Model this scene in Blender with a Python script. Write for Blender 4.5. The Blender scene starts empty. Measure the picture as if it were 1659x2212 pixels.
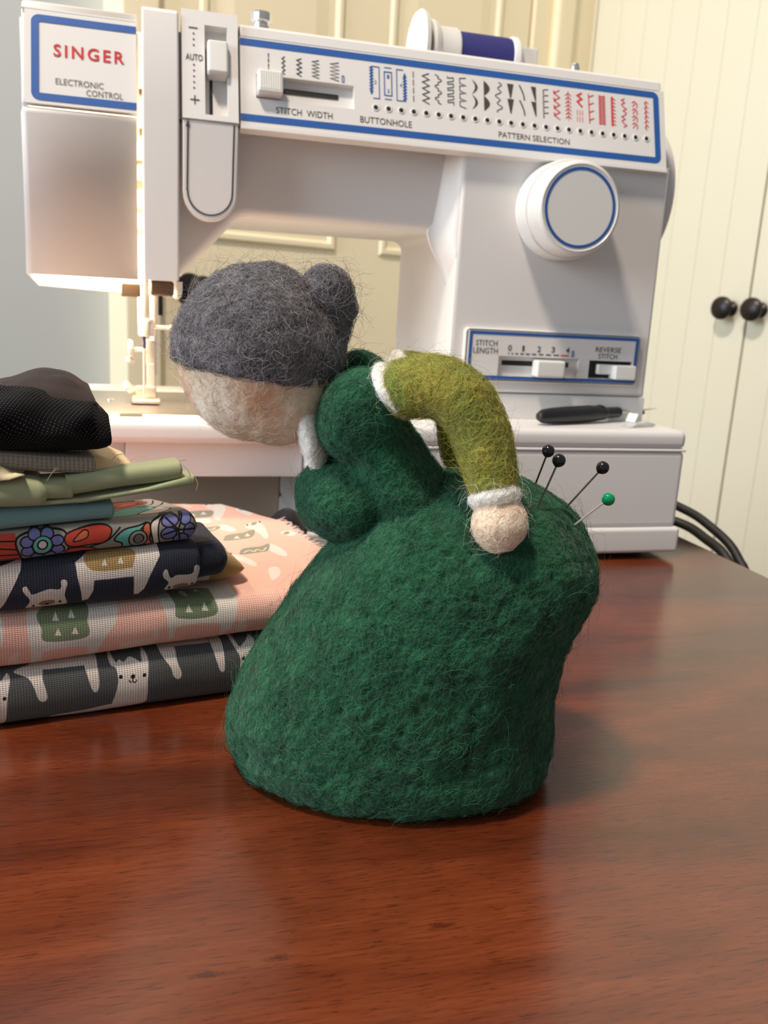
import bpy, bmesh, math, random
import numpy as np
from mathutils import Vector, Matrix, noise
from mathutils.bvhtree import BVHTree

SC = bpy.context.scene
COL = SC.collection
random.seed(7)
rng = np.random.default_rng(11)

# ---------------------------------------------------------------- camera
cam_data = bpy.data.cameras.new('camera')
cam = bpy.data.objects.new('camera', cam_data)
COL.objects.link(cam)
SC.camera = cam
cam_data.sensor_fit = 'VERTICAL'
cam_data.sensor_height = 4.8
cam_data.sensor_width = 3.6
cam_data.lens = 1900.0 / 2212.0 * 4.8
cam_data.clip_start = 0.02
cam_data.clip_end = 50
cam.matrix_world = Matrix(((0.9653, 0.0082, -0.2610, 0), (-0.2553, 0.2406, -0.9365, 0),
                           (0.0551, 0.9706, 0.2343, 0.15), (0, 0, 0, 1)))
cam_data.dof.use_dof = True
cam_data.dof.focus_distance = 0.275
cam_data.dof.aperture_fstop = 3.2

# ---------------------------------------------------------------- world, lights, exposure
world = bpy.data.worlds.new('world')
SC.world = world
world.use_nodes = True
world.node_tree.nodes['Background'].inputs[0].default_value = (0.95, 0.97, 1.0, 1)
world.node_tree.nodes['Background'].inputs[1].default_value = 0.22


def area_light(name, loc, target, size, power, colour):
    d = bpy.data.lights.new(name, 'AREA')
    d.shape = 'DISK'
    d.size = size
    d.energy = power
    d.color = colour
    o = bpy.data.objects.new(name, d)
    COL.objects.link(o)
    o.location = loc
    o.rotation_euler = (Vector(target) - Vector(loc)).to_track_quat('-Z', 'Y').to_euler()
    return o


area_light('ceiling_lamp_light', (-0.50, 0.04, 1.75), (0.15, 0.45, 0.1), 0.22, 29.0, (1.0, 0.86, 0.72))
area_light('window_light', (-1.65, 0.02, 0.62), (0.0, 0.4, 0.1), 1.0, 25.0, (0.80, 0.91, 1.0))
SC.view_settings.view_transform = 'Standard'
SC.view_settings.look = 'None'
SC.view_settings.gamma = 1.0
SC.view_settings.exposure = 0.2
SC.view_settings.use_curve_mapping = False


# ---------------------------------------------------------------- helpers
def srgb(r, g, b):
    def f(c):
        c /= 255.0
        return c / 12.92 if c <= 0.04045 else ((c + 0.055) / 1.055) ** 2.4
    return (f(r), f(g), f(b), 1.0)


def material(name, colour, rough=0.5, metal=0.0, **kw):
    m = bpy.data.materials.new(name)
    m.use_nodes = True
    b = m.node_tree.nodes['Principled BSDF']
    b.inputs['Base Color'].default_value = colour
    b.inputs['Roughness'].default_value = rough
    b.inputs['Metallic'].default_value = metal
    for k, v in kw.items():
        b.inputs[k.replace('_', ' ')].default_value = v
    return m


def nodes_of(m):
    return m.node_tree.nodes, m.node_tree.links, m.node_tree.nodes['Principled BSDF']


def add_bump(m, scale=200.0, strength=0.2, dist=0.0005, stretch=None, detail=3):
    n, l, b = nodes_of(m)
    tc = n.new('ShaderNodeTexCoord')
    src = tc.outputs['Object']
    if stretch:
        mp = n.new('ShaderNodeMapping')
        mp.inputs['Scale'].default_value = stretch
        l.new(src, mp.inputs[0])
        src = mp.outputs[0]
    t = n.new('ShaderNodeTexNoise')
    t.inputs['Scale'].default_value = scale
    t.inputs['Detail'].default_value = detail
    l.new(src, t.inputs['Vector'])
    bp = n.new('ShaderNodeBump')
    bp.inputs['Strength'].default_value = strength
    bp.inputs['Distance'].default_value = dist
    l.new(t.outputs['Fac'], bp.inputs['Height'])
    l.new(bp.outputs[0], b.inputs['Normal'])
    return m


def felt_material(name, dark, light, scale=90.0, bump=0.8, patch=None):
    m = material(name, light, 1.0)
    n, l, b = nodes_of(m)
    b.inputs['Specular IOR Level'].default_value = 0.1
    b.inputs['Sheen Weight'].default_value = 0.15
    b.inputs['Sheen Roughness'].default_value = 0.6
    tc = n.new('ShaderNodeTexCoord')
    t = n.new('ShaderNodeTexNoise')
    t.inputs['Scale'].default_value = scale
    t.inputs['Detail'].default_value = 8
    t.inputs['Roughness'].default_value = 0.68
    l.new(tc.outputs['Object'], t.inputs['Vector'])
    r = n.new('ShaderNodeValToRGB')
    r.color_ramp.elements[0].position = 0.33
    r.color_ramp.elements[0].color = dark
    r.color_ramp.elements[1].position = 0.67
    r.color_ramp.elements[1].color = light
    l.new(t.outputs['Fac'], r.inputs[0])
    src = r.outputs[0]
    if patch:                                              # a second colour mixed in, in soft patches
        t3 = n.new('ShaderNodeTexNoise')
        t3.inputs['Scale'].default_value = 42
        t3.inputs['Detail'].default_value = 3
        l.new(tc.outputs['Object'], t3.inputs['Vector'])
        r3 = n.new('ShaderNodeValToRGB')
        r3.color_ramp.elements[0].position = 0.46
        r3.color_ramp.elements[1].position = 0.66
        l.new(t3.outputs['Fac'], r3.inputs[0])
        mx = n.new('ShaderNodeMix')
        mx.data_type = 'RGBA'
        mx.inputs['B'].default_value = patch
        l.new(r3.outputs[0], mx.inputs['Factor'])
        l.new(src, mx.inputs['A'])
        src = mx.outputs['Result']
    l.new(src, b.inputs['Base Color'])
    v = n.new('ShaderNodeTexVoronoi')                      # pits left by the felting needle
    v.inputs['Scale'].default_value = 430
    l.new(tc.outputs['Object'], v.inputs['Vector'])
    t2 = n.new('ShaderNodeTexNoise')
    t2.inputs['Scale'].default_value = 900
    t2.inputs['Detail'].default_value = 4
    l.new(tc.outputs['Object'], t2.inputs['Vector'])
    ad = n.new('ShaderNodeMath')
    ad.operation = 'MULTIPLY_ADD'
    ad.inputs[1].default_value = 0.8
    l.new(v.outputs['Distance'], ad.inputs[0])
    l.new(t2.outputs['Fac'], ad.inputs[2])
    bp = n.new('ShaderNodeBump')
    bp.inputs['Strength'].default_value = bump
    bp.inputs['Distance'].default_value = 0.0012
    l.new(ad.outputs[0], bp.inputs['Height'])
    l.new(bp.outputs[0], b.inputs['Normal'])
    return m


def fibre_material(name, a, c):
    m = material(name, a, 0.8)
    n, l, b = nodes_of(m)
    b.inputs['Specular IOR Level'].default_value = 0.2
    h = n.new('ShaderNodeHairInfo')
    r = n.new('ShaderNodeValToRGB')
    r.color_ramp.elements[0].color = a
    r.color_ramp.elements[1].color = c
    l.new(h.outputs['Random'], r.inputs[0])
    l.new(r.outputs[0], b.inputs['Base Color'])
    return m


def root_of(o):
    while o.parent:
        o = o.parent
    return o


def thing(name, label, cat, loc=(0, 0, 0), group=None):
    o = bpy.data.objects.new(name, None)
    o.empty_display_size = 0.02
    COL.objects.link(o)
    o.location = loc
    o['label'] = label
    o['category'] = cat
    if group:
        o['group'] = group
    return o


def tag(o, label=None, cat=None, group=None, kind=None):
    for k, v in (('label', label), ('category', cat), ('group', group), ('kind', kind)):
        if v:
            o[k] = v
    return o


def obj(name, bm, mat, parent=None, smooth=35, loc=None, label=None):
    """Link a bmesh (in world coordinates) as one mesh object; its origin goes to its thing's base, or to loc."""
    off = Vector(root_of(parent).location) if parent else Vector(loc or (0, 0, 0))
    me = bpy.data.meshes.new(name)
    bmesh.ops.translate(bm, verts=bm.verts, vec=-off)
    bm.normal_update()
    bm.to_mesh(me)
    bm.free()
    for m in (mat if isinstance(mat, (list, tuple)) else [mat]):
        me.materials.append(m)
    if smooth:
        me.shade_smooth()
        if smooth < 180:
            me.set_sharp_from_angle(angle=math.radians(smooth))
    o = bpy.data.objects.new(name, me)
    COL.objects.link(o)
    if parent:
        o.parent = parent
    else:
        o.location = off
    if label:
        o['label'] = label
    if smooth and smooth <= 50 and len(me.polygons) < 2500:    # flat faces stay flat between their rounded edges
        wn = o.modifiers.new('weighted', 'WEIGHTED_NORMAL')
        wn.keep_sharp = True
    return o


def rbox(x0, x1, y0, y1, z0, z1, r=0.0, seg=2, bm=None):
    b = bm or bmesh.new()
    g = bmesh.ops.create_cube(b, size=1.0)
    vs = g['verts']
    for v in vs:
        v.co = Vector(((x0 + x1) / 2 + v.co.x * (x1 - x0), (y0 + y1) / 2 + v.co.y * (y1 - y0), (z0 + z1) / 2 + v.co.z * (z1 - z0)))
    if r > 0:
        es = list({e for v in vs for e in v.link_edges})
        bmesh.ops.bevel(b, geom=es, offset=r, segments=seg, profile=0.5, affect='EDGES', clamp_overlap=True)
    return b


def prism(poly, fn, a, c, bm=None, bevel=0.0, seg=4, both=False):
    """Extrude a 2-D polygon: fn(p, q, h) places it; a is the near cap, c the far cap."""
    b = bm or bmesh.new()
    A = [b.verts.new(fn(p, q, a)) for p, q in poly]
    B = [b.verts.new(fn(p, q, c)) for p, q in poly]
    fa = b.faces.new(A)
    fb = b.faces.new(B[::-1])
    n = len(poly)
    for i in range(n):
        b.faces.new((A[i], B[i], B[(i + 1) % n], A[(i + 1) % n]))
    bmesh.ops.recalc_face_normals(b, faces=b.faces)
    if bevel:
        es = list(fa.edges) + (list(fb.edges) if both else [])
        bmesh.ops.bevel(b, geom=es, offset=bevel, segments=seg, profile=0.5, affect='EDGES', clamp_overlap=True)
    return b


XZ = lambda p, q, h: Vector((p, h, q))
YZ = lambda p, q, h: Vector((h, p, q))


def lathe(profile, o, axis, seg=32, bm=None):
    """profile: list of (radius, height along axis)."""
    b = bm or bmesh.new()
    o = Vector(o)
    w = Vector(axis).normalized()
    u = w.orthogonal().normalized()
    v = w.cross(u)
    rings = []
    for r, h in profile:
        if r < 1e-7:
            rings.append([b.verts.new(o + w * h)])
        else:
            rings.append([b.verts.new(o + w * h + u * r * math.cos(2 * math.pi * i / seg) + v * r * math.sin(2 * math.pi * i / seg)) for i in range(seg)])
    for A, B in zip(rings, rings[1:]):
        for i in range(seg):
            j = (i + 1) % seg
            if len(A) == 1 and len(B) == 1:
                continue
            if len(A) == 1:
                b.faces.new((A[0], B[i], B[j]))
            elif len(B) == 1:
                b.faces.new((A[i], B[0], A[j]))
            else:
                b.faces.new((A[i], B[i], B[j], A[j]))
    for R in (rings[0], rings[-1]):
        if len(R) > 2:
            b.faces.new(R)
    bmesh.ops.recalc_face_normals(b, faces=b.faces)
    return b


def catmull(pts, n=8, closed=False):
    P = [np.array(p, float) for p in pts]
    out = []
    N = len(P)
    rngs = range(N) if closed else range(N - 1)
    for i in rngs:
        p0 = P[(i - 1) % N] if (closed or i > 0) else P[0] * 2 - P[1]
        p1, p2 = P[i], P[(i + 1) % N]
        p3 = P[(i + 2) % N] if (closed or i + 2 < N) else P[-1] * 2 - P[-2]
        for k in range(n):
            t = k / n
            out.append(0.5 * (2 * p1 + (p2 - p0) * t + (2 * p0 - 5 * p1 + 4 * p2 - p3) * t * t + (3 * p1 - 3 * p2 + p3 - p0) * t ** 3))
    if not closed:
        out.append(P[-1])
    return out


def tube(pts, radius, seg=10, bm=None, smooth_n=0):
    """radius: number or one per point."""
    b = bm or bmesh.new()
    if smooth_n:
        if not np.isscalar(radius):
            q = catmull([list(p) + [r] for p, r in zip(pts, radius)], smooth_n)
            pts, radius = [p[:3] for p in q], [p[3] for p in q]
        else:
            pts = catmull(pts, smooth_n)
    pts = [Vector(p) for p in pts]
    rs = [radius] * len(pts) if np.isscalar(radius) else radius
    d = (pts[1] - pts[0]).normalized()
    u = d.orthogonal().normalized()
    rings = []
    for i, p in enumerate(pts):
        t = (pts[min(i + 1, len(pts) - 1)] - pts[max(i - 1, 0)]).normalized()
        u = (u - t * u.dot(t)).normalized()
        v = t.cross(u)
        rings.append([b.verts.new(p + (u * math.cos(2 * math.pi * k / seg) + v * math.sin(2 * math.pi * k / seg)) * rs[i]) for k in range(seg)])
    for A, B in zip(rings, rings[1:]):
        for k in range(seg):
            b.faces.new((A[k], A[(k + 1) % seg], B[(k + 1) % seg], B[k]))
    b.faces.new(rings[0][::-1])
    b.faces.new(rings[-1])
    bmesh.ops.recalc_face_normals(b, faces=b.faces)
    return b


class Frame:
    """A flat face to print and cut on: origin, right, up, outward normal."""
    def __init__(s, o, u, v):
        s.o, s.u, s.v = Vector(o), Vector(u).normalized(), Vector(v).normalized()
        s.n = s.u.cross(s.v)

    def pt(s, a, c, h=0.0):
        return s.o + s.u * a + s.v * c + s.n * h


def holed_plate(F, u0, u1, v0, v1, holes, thick, h=0.0, bm=None):
    """A plate whose face is at h, with rectangular recesses (u0,u1,v0,v1,depth)."""
    b = bm or bmesh.new()
    us = sorted({u0, u1} | {x for q in holes for x in q[:2]})
    vs = sorted({v0, v1} | {x for q in holes for x in q[2:4]})
    cache = {}

    def V(u, v, d):
        k = (round(u, 7), round(v, 7), round(d, 7))
        if k not in cache:
            cache[k] = b.verts.new(F.pt(u, v, h - d))
        return cache[k]

    def quad(*p):
        b.faces.new([V(*q) for q in p])
    for a, c in zip(us, us[1:]):
        for e, f in zip(vs, vs[1:]):
            mu, mv = (a + c) / 2, (e + f) / 2
            if any(q[0] < mu < q[1] and q[2] < mv < q[3] for q in holes):
                continue
            quad((a, e, 0), (c, e, 0), (c, f, 0), (a, f, 0))
    for a, c, e, f, d in holes:
        quad((a, e, d), (c, e, d), (c, f, d), (a, f, d))
        for (p, q) in (((a, e), (c, e)), ((c, e), (c, f)), ((c, f), (a, f)), ((a, f), (a, e))):
            m1 = [x for x in us if min(p[0], q[0]) < x < max(p[0], q[0])]
            m2 = [x for x in vs if min(p[1], q[1]) < x < max(p[1], q[1])]
            chain = [p] + ([(x, p[1]) for x in (m1 if q[0] > p[0] else m1[::-1])] + [(p[0], x) for x in (m2 if q[1] > p[1] else m2[::-1])]) + [q]
            for s, t in zip(chain, chain[1:]):
                b.faces.new([b.verts.new(F.pt(s[0], s[1], h)), b.verts.new(F.pt(t[0], t[1], h)), b.verts.new(F.pt(t[0], t[1], h - d)), b.verts.new(F.pt(s[0], s[1], h - d))])
    for (p, q) in (((u0, v0), (u1, v0)), ((u1, v0), (u1, v1)), ((u1, v1), (u0, v1)), ((u0, v1), (u0, v0))):
        b.faces.new([b.verts.new(F.pt(*p, h)), b.verts.new(F.pt(*q, h)), b.verts.new(F.pt(*q, h - thick)), b.verts.new(F.pt(*p, h - thick))])
    return b


def stroke(F, pts, w, bm, closed=False, h=0.0002):
    P = [np.array(p, float) for p in pts]
    n = len(P)
    L, R = [], []
    for i in range(n):
        a = P[(i - 1) % n] if (closed or i) else P[i]
        c = P[(i + 1) % n] if (closed or i < n - 1) else P[i]
        d1 = P[i] - a
        d2 = c - P[i]
        d1 = d1 / (np.linalg.norm(d1) or 1)
        d2 = d2 / (np.linalg.norm(d2) or 1)
        if not closed and i == 0:
            d1 = d2
        if not closed and i == n - 1:
            d2 = d1
        m = np.array([-(d1 + d2)[1], (d1 + d2)[0]])
        m = m / (np.linalg.norm(m) or 1)
        k = w / 2 / max(0.45, abs(m.dot(np.array([-d1[1], d1[0]]))))
        L.append(bm.verts.new(F.pt(*(P[i] + m * k), h)))
        R.append(bm.verts.new(F.pt(*(P[i] - m * k), h)))
    for i in range(n if closed else n - 1):
        j = (i + 1) % n
        bm.faces.new((L[i], R[i], R[j], L[j]))
    return bm


def flat(F, pts, bm, h=0.0002):
    f = bm.faces.new([bm.verts.new(F.pt(*p, h)) for p in pts])
    return bm


def rrect(u0, u1, v0, v1, r, n=5):
    out = []
    for cx, cy, a in ((u1 - r, v1 - r, 0), (u0 + r, v1 - r, 90), (u0 + r, v0 + r, 180), (u1 - r, v0 + r, 270)):
        for k in range(n + 1):
            t = math.radians(a + 90 * k / n)
            out.append((cx + r * math.cos(t), cy + r * math.sin(t)))
    return out


def lettering(name, text, F, u0, u1, v0, v1, mat, parent, bold=0.0, h=0.0002, space=1.0):
    """Flat letters fitted to a box on a face; height and width as on the machine."""
    cu = bpy.data.curves.new(name, 'FONT')
    cu.body = text
    cu.offset = bold
    cu.space_character = space
    cu.resolution_u = 3
    tmp = bpy.data.objects.new(name, cu)
    COL.objects.link(tmp)
    bpy.context.view_layer.update()
    me = bpy.data.meshes.new_from_object(tmp.evaluated_get(bpy.context.evaluated_depsgraph_get()))
    bpy.data.objects.remove(tmp)
    bpy.data.curves.remove(cu)
    bm = bmesh.new()
    bm.from_mesh(me)
    bpy.data.meshes.remove(me)
    xs = [v.co.x for v in bm.verts]
    ys = [v.co.y for v in bm.verts]
    x0, x1, y0, y1 = min(xs), max(xs), min(ys), max(ys)
    for v in bm.verts:
        v.co = F.pt(u0 + (v.co.x - x0) / (x1 - x0) * (u1 - u0), v0 + (v.co.y - y0) / (y1 - y0) * (v1 - v0), h)
    return obj(name, bm, mat, parent, smooth=0)


def grid_surface(rows, closed_u=False, cap=False):
    """rows: list of rings of points -> bmesh."""
    b = bmesh.new()
    R = [[b.verts.new(p) for p in row] for row in rows]
    for A, B in zip(R, R[1:]):
        n = len(A)
        for i in range(n if closed_u else n - 1):
            j = (i + 1) % n
            b.faces.new((A[i], A[j], B[j], B[i]))
    if cap:
        b.faces.new(R[0][::-1])
        b.faces.new(R[-1])
    bmesh.ops.recalc_face_normals(b, faces=b.faces)
    return b


def ellipsoid(c, r, bm, axes=None, seg=28, rings=16):
    m = Matrix.Identity(3) if axes is None else Matrix([Vector(a).normalized() for a in axes]).transposed()
    g = bmesh.ops.create_uvsphere(bm, u_segments=seg, v_segments=rings, radius=1.0)
    for v in g['verts']:
        v.co = Vector(c) + m @ Vector((v.co.x * r[0], v.co.y * r[1], v.co.z * r[2]))
    return g['verts']


def remeshed(bm, voxel, smooth_iter=8, smooth_f=0.5):
    """Fuse overlapping closed shapes into one continuous skin."""
    me = bpy.data.meshes.new('tmp')
    bm.to_mesh(me)
    bm.free()
    o = bpy.data.objects.new('tmp', me)
    COL.objects.link(o)
    md = o.modifiers.new('r', 'REMESH')
    md.mode = 'VOXEL'
    md.voxel_size = voxel
    ms = o.modifiers.new('s', 'SMOOTH')
    ms.iterations = smooth_iter
    ms.factor = smooth_f
    bpy.context.view_layer.update()
    out = bpy.data.meshes.new_from_object(o.evaluated_get(bpy.context.evaluated_depsgraph_get()))
    bpy.data.objects.remove(o)
    bpy.data.meshes.remove(me)
    b = bmesh.new()
    b.from_mesh(out)
    bpy.data.meshes.remove(out)
    return b


def fibres(name, o, count, length, lift, mat, fly=0.05, fly_len=1.6, radius=4.5e-5, step_n=8, seed=1, flow=None, curl=1.0):
    """Wool fibres lying on a felted surface (and a few standing off it), as one hair object."""
    r = random.Random(seed)
    me = o.data
    off = root_of(o).matrix_basis.translation if o.parent else o.location
    bm = bmesh.new()
    bm.from_mesh(me)
    bmesh.ops.triangulate(bm, faces=bm.faces)
    bm.faces.ensure_lookup_table()
    tree = BVHTree.FromBMesh(bm)
    areas = np.array([f.calc_area() for f in bm.faces])
    pick = np.random.default_rng(seed).choice(len(areas), size=count, p=areas / areas.sum())
    pos = np.zeros((count, step_n, 3), np.float32)
    rad = np.zeros((count, step_n), np.float32)
    for i, fi in enumerate(pick):
        f = bm.faces[int(fi)]
        a, c = r.random(), r.random()
        if a + c > 1:
            a, c = 1 - a, 1 - c
        p0, p1, p2 = (v.co for v in f.verts)
        p = p0 + (p1 - p0) * a + (p2 - p0) * c
        nn = f.normal.copy()
        if flow is not None and r.random() < 0.7:
            t = Vector(flow) + Vector((r.gauss(0, .4), r.gauss(0, .4), r.gauss(0, .4)))
        else:
            t = Vector((r.gauss(0, 1), r.gauss(0, 1), r.gauss(0, 1)))
        t = t - nn * t.dot(nn)
        t = t.normalized() if t.length > 1e-6 else nn.orthogonal()
        flyaway = r.random() < fly
        L = length * r.uniform(0.5, 1.5) * (fly_len if flyaway else 1)
        st = L / (step_n - 1)
        k = r.gauss(0, 0.32) * curl
        top = lift * r.uniform(0.2, 1.3) if not flyaway else lift * r.uniform(3, 9)
        rr = radius * r.uniform(0.6, 1.2)
        q = p
        for s in range(step_n):
            x = s / (step_n - 1)
            h = -1e-4 + (top * math.sin(math.pi * x) if not flyaway else top * x ** 1.3)
            pos[i, s] = q + nn * h
            rad[i, s] = rr * (1 - 0.75 * x)
            t = (Matrix.Rotation(k + r.gauss(0, 0.25) * curl, 3, nn) @ t)
            q = q + t * st
            loc, n2, _, _ = tree.find_nearest(q)
            if loc is not None:
                q, nn = loc, n2
                t = t - nn * t.dot(nn)
                t = t.normalized() if t.length > 1e-6 else nn.orthogonal()
    bm.free()
    cu = bpy.data.hair_curves.new(name)
    cu.add_curves([step_n] * count)
    cu.attributes['position'].data.foreach_set('vector', pos.ravel())
    at = cu.attributes.get('radius') or cu.attributes.new('radius', 'FLOAT', 'POINT')
    at.data.foreach_set('value', rad.ravel())
    cu.materials.append(mat)
    h = bpy.data.objects.new(name, cu)
    COL.objects.link(h)
    h.parent = o
    h['kind'] = 'stuff'
    return h


# ---------------------------------------------------------------- printed cloth
def paint_print(name, shapes, s0, s1, v0, v1, ppmm, bg, pal):
    """Draw a textile print (millimetres on the cloth) into a generated picture."""
    W, Hh = int((s1 - s0) * ppmm), int((v1 - v0) * ppmm)
    img = np.empty((Hh, W, 4), np.float32)
    img[:] = (*[c / 255 for c in bg], 1)

    def fill(pts, col):
        P = np.array(pts, float)
        P[:, 0] = (P[:, 0] - s0) * ppmm
        P[:, 1] = (P[:, 1] - v0) * ppmm
        x0, y0 = np.floor(P.min(0)).astype(int) - 1
        x1, y1 = np.ceil(P.max(0)).astype(int) + 1
        x0, y0, x1, y1 = max(x0, 0), max(y0, 0), min(x1, W), min(y1, Hh)
        if x1 <= x0 or y1 <= y0:
            return
        cov = np.zeros((y1 - y0, x1 - x0), np.float32)
        for ox in (0.25, 0.75):
            for oy in (0.25, 0.75):
                X, Y = np.meshgrid(np.arange(x0, x1) + ox, np.arange(y0, y1) + oy)
                ins = np.zeros(X.shape, bool)
                for (ax, ay), (bx, by) in zip(P, np.roll(P, -1, 0)):
                    if ay == by:
                        continue
                    c = (ay > Y) != (by > Y)
                    ins ^= c & (X < (bx - ax) * (Y - ay) / (by - ay) + ax)
                cov += ins
        cov = cov[..., None] / 4
        reg = img[y0:y1, x0:x1, :3]
        reg[:] = reg * (1 - cov) + np.array(col, np.float32) / 255 * cov

    def line(pts, w, col):
        for a, c in zip(pts, pts[1:]):
            a, c = np.array(a, float), np.array(c, float)
            d = c - a
            ln = np.linalg.norm(d)
            if ln < 1e-6:
                continue
            d /= ln
            m = np.array([-d[1], d[0]]) * w / 2
            e = d * w * 0.35
            fill([a - e + m, c + e + m, c + e - m, a - e - m], col)
    for sh in shapes:
        k, col = sh[0], pal[sh[1]]
        if k == 'P':
            fill(catmull(sh[2], 5, True) if sh[3] else sh[2], col)
        elif k == 'E':
            _, _, x, y, rx, ry = sh
            fill([(x + rx * math.cos(a * math.pi / 12), y + ry * math.sin(a * math.pi / 12)) for a in range(24)], col)
        elif k == 'S':
            line(catmull(sh[2], 5) if len(sh[2]) > 2 else sh[2], sh[3], col)
        elif k == 'L':
            q = catmull(sh[2], 5, True)
            line(list(q) + [q[0]], sh[3], col)
    im = bpy.data.images.new(name, W, Hh)
    im.pixels.foreach_set(img.ravel())
    im.update()
    im.pack()
    return im


def cloth_material(name, colour=None, image=None, thread=0.00055, weave=0.35, rough=0.95, mottle=0.0, second=None):
    m = material(name, colour or (0.5, 0.5, 0.5, 1), rough)
    n, l, b = nodes_of(m)
    b.inputs['Specular IOR Level'].default_value = 0.15
    b.inputs['Sheen Weight'].default_value = 0.1
    uv = n.new('ShaderNodeUVMap')
    uv.uv_map = 'cloth'                      # metres along and across the cloth
    src = None
    if image:
        im, s0, s1, v0, v1 = image
        mp = n.new('ShaderNodeMapping')
        mp.inputs['Location'].default_value = (-s0 / (s1 - s0), -v0 / (v1 - v0), 0)
        mp.inputs['Scale'].default_value = (1000 / (s1 - s0), 1000 / (v1 - v0), 1)
        l.new(uv.outputs[0], mp.inputs[0])
        t = n.new('ShaderNodeTexImage')
        t.image = im
        t.extension = 'EXTEND'
        l.new(mp.outputs[0], t.inputs[0])
        src = t.outputs[0]
    ws = []
    for d in ('X', 'Y'):
        w = n.new('ShaderNodeTexWave')
        w.wave_type = 'BANDS'
        w.bands_direction = d
        w.inputs['Scale'].default_value = 0.314 / (thread * (1.3 if d == 'X' else 0.9))
        w.inputs['Distortion'].default_value = 0.6
        w.inputs['Detail'].default_value = 1
        w.inputs['Detail Scale'].default_value = 2
        l.new(uv.outputs[0], w.inputs[0])
        ws.append(w)
    mx = n.new('ShaderNodeMath')
    mx.operation = 'MULTIPLY'
    l.new(ws[0].outputs['Fac'], mx.inputs[0])
    l.new(ws[1].outputs['Fac'], mx.inputs[1])
    bp = n.new('ShaderNodeBump')
    bp.inputs['Strength'].default_value = weave
    bp.inputs['Distance'].default_value = thread * 0.7
    l.new(mx.outputs[0], bp.inputs['Height'])
    l.new(bp.outputs[0], b.inputs['Normal'])
    # thread-level tone
    mixn = n.new('ShaderNodeMix')
    mixn.data_type = 'RGBA'
    mixn.blend_type = 'MULTIPLY'
    mixn.inputs['Factor'].default_value = 0.22
    if src:
        l.new(src, mixn.inputs['A'])
    else:
        mixn.inputs['A'].default_value = colour
    cr = n.new('ShaderNodeValToRGB')
    cr.color_ramp.elements[0].color = (0.55, 0.55, 0.55, 1)
    cr.color_ramp.elements[1].color = (1, 1, 1, 1)
    cr.color_ramp.elements[1].position = 0.5
    l.new(mx.outputs[0], cr.inputs[0])
    l.new(cr.outputs[0], mixn.inputs['B'])
    l.new(mixn.outputs['Result'], b.inputs['Base Color'])
    return m

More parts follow.
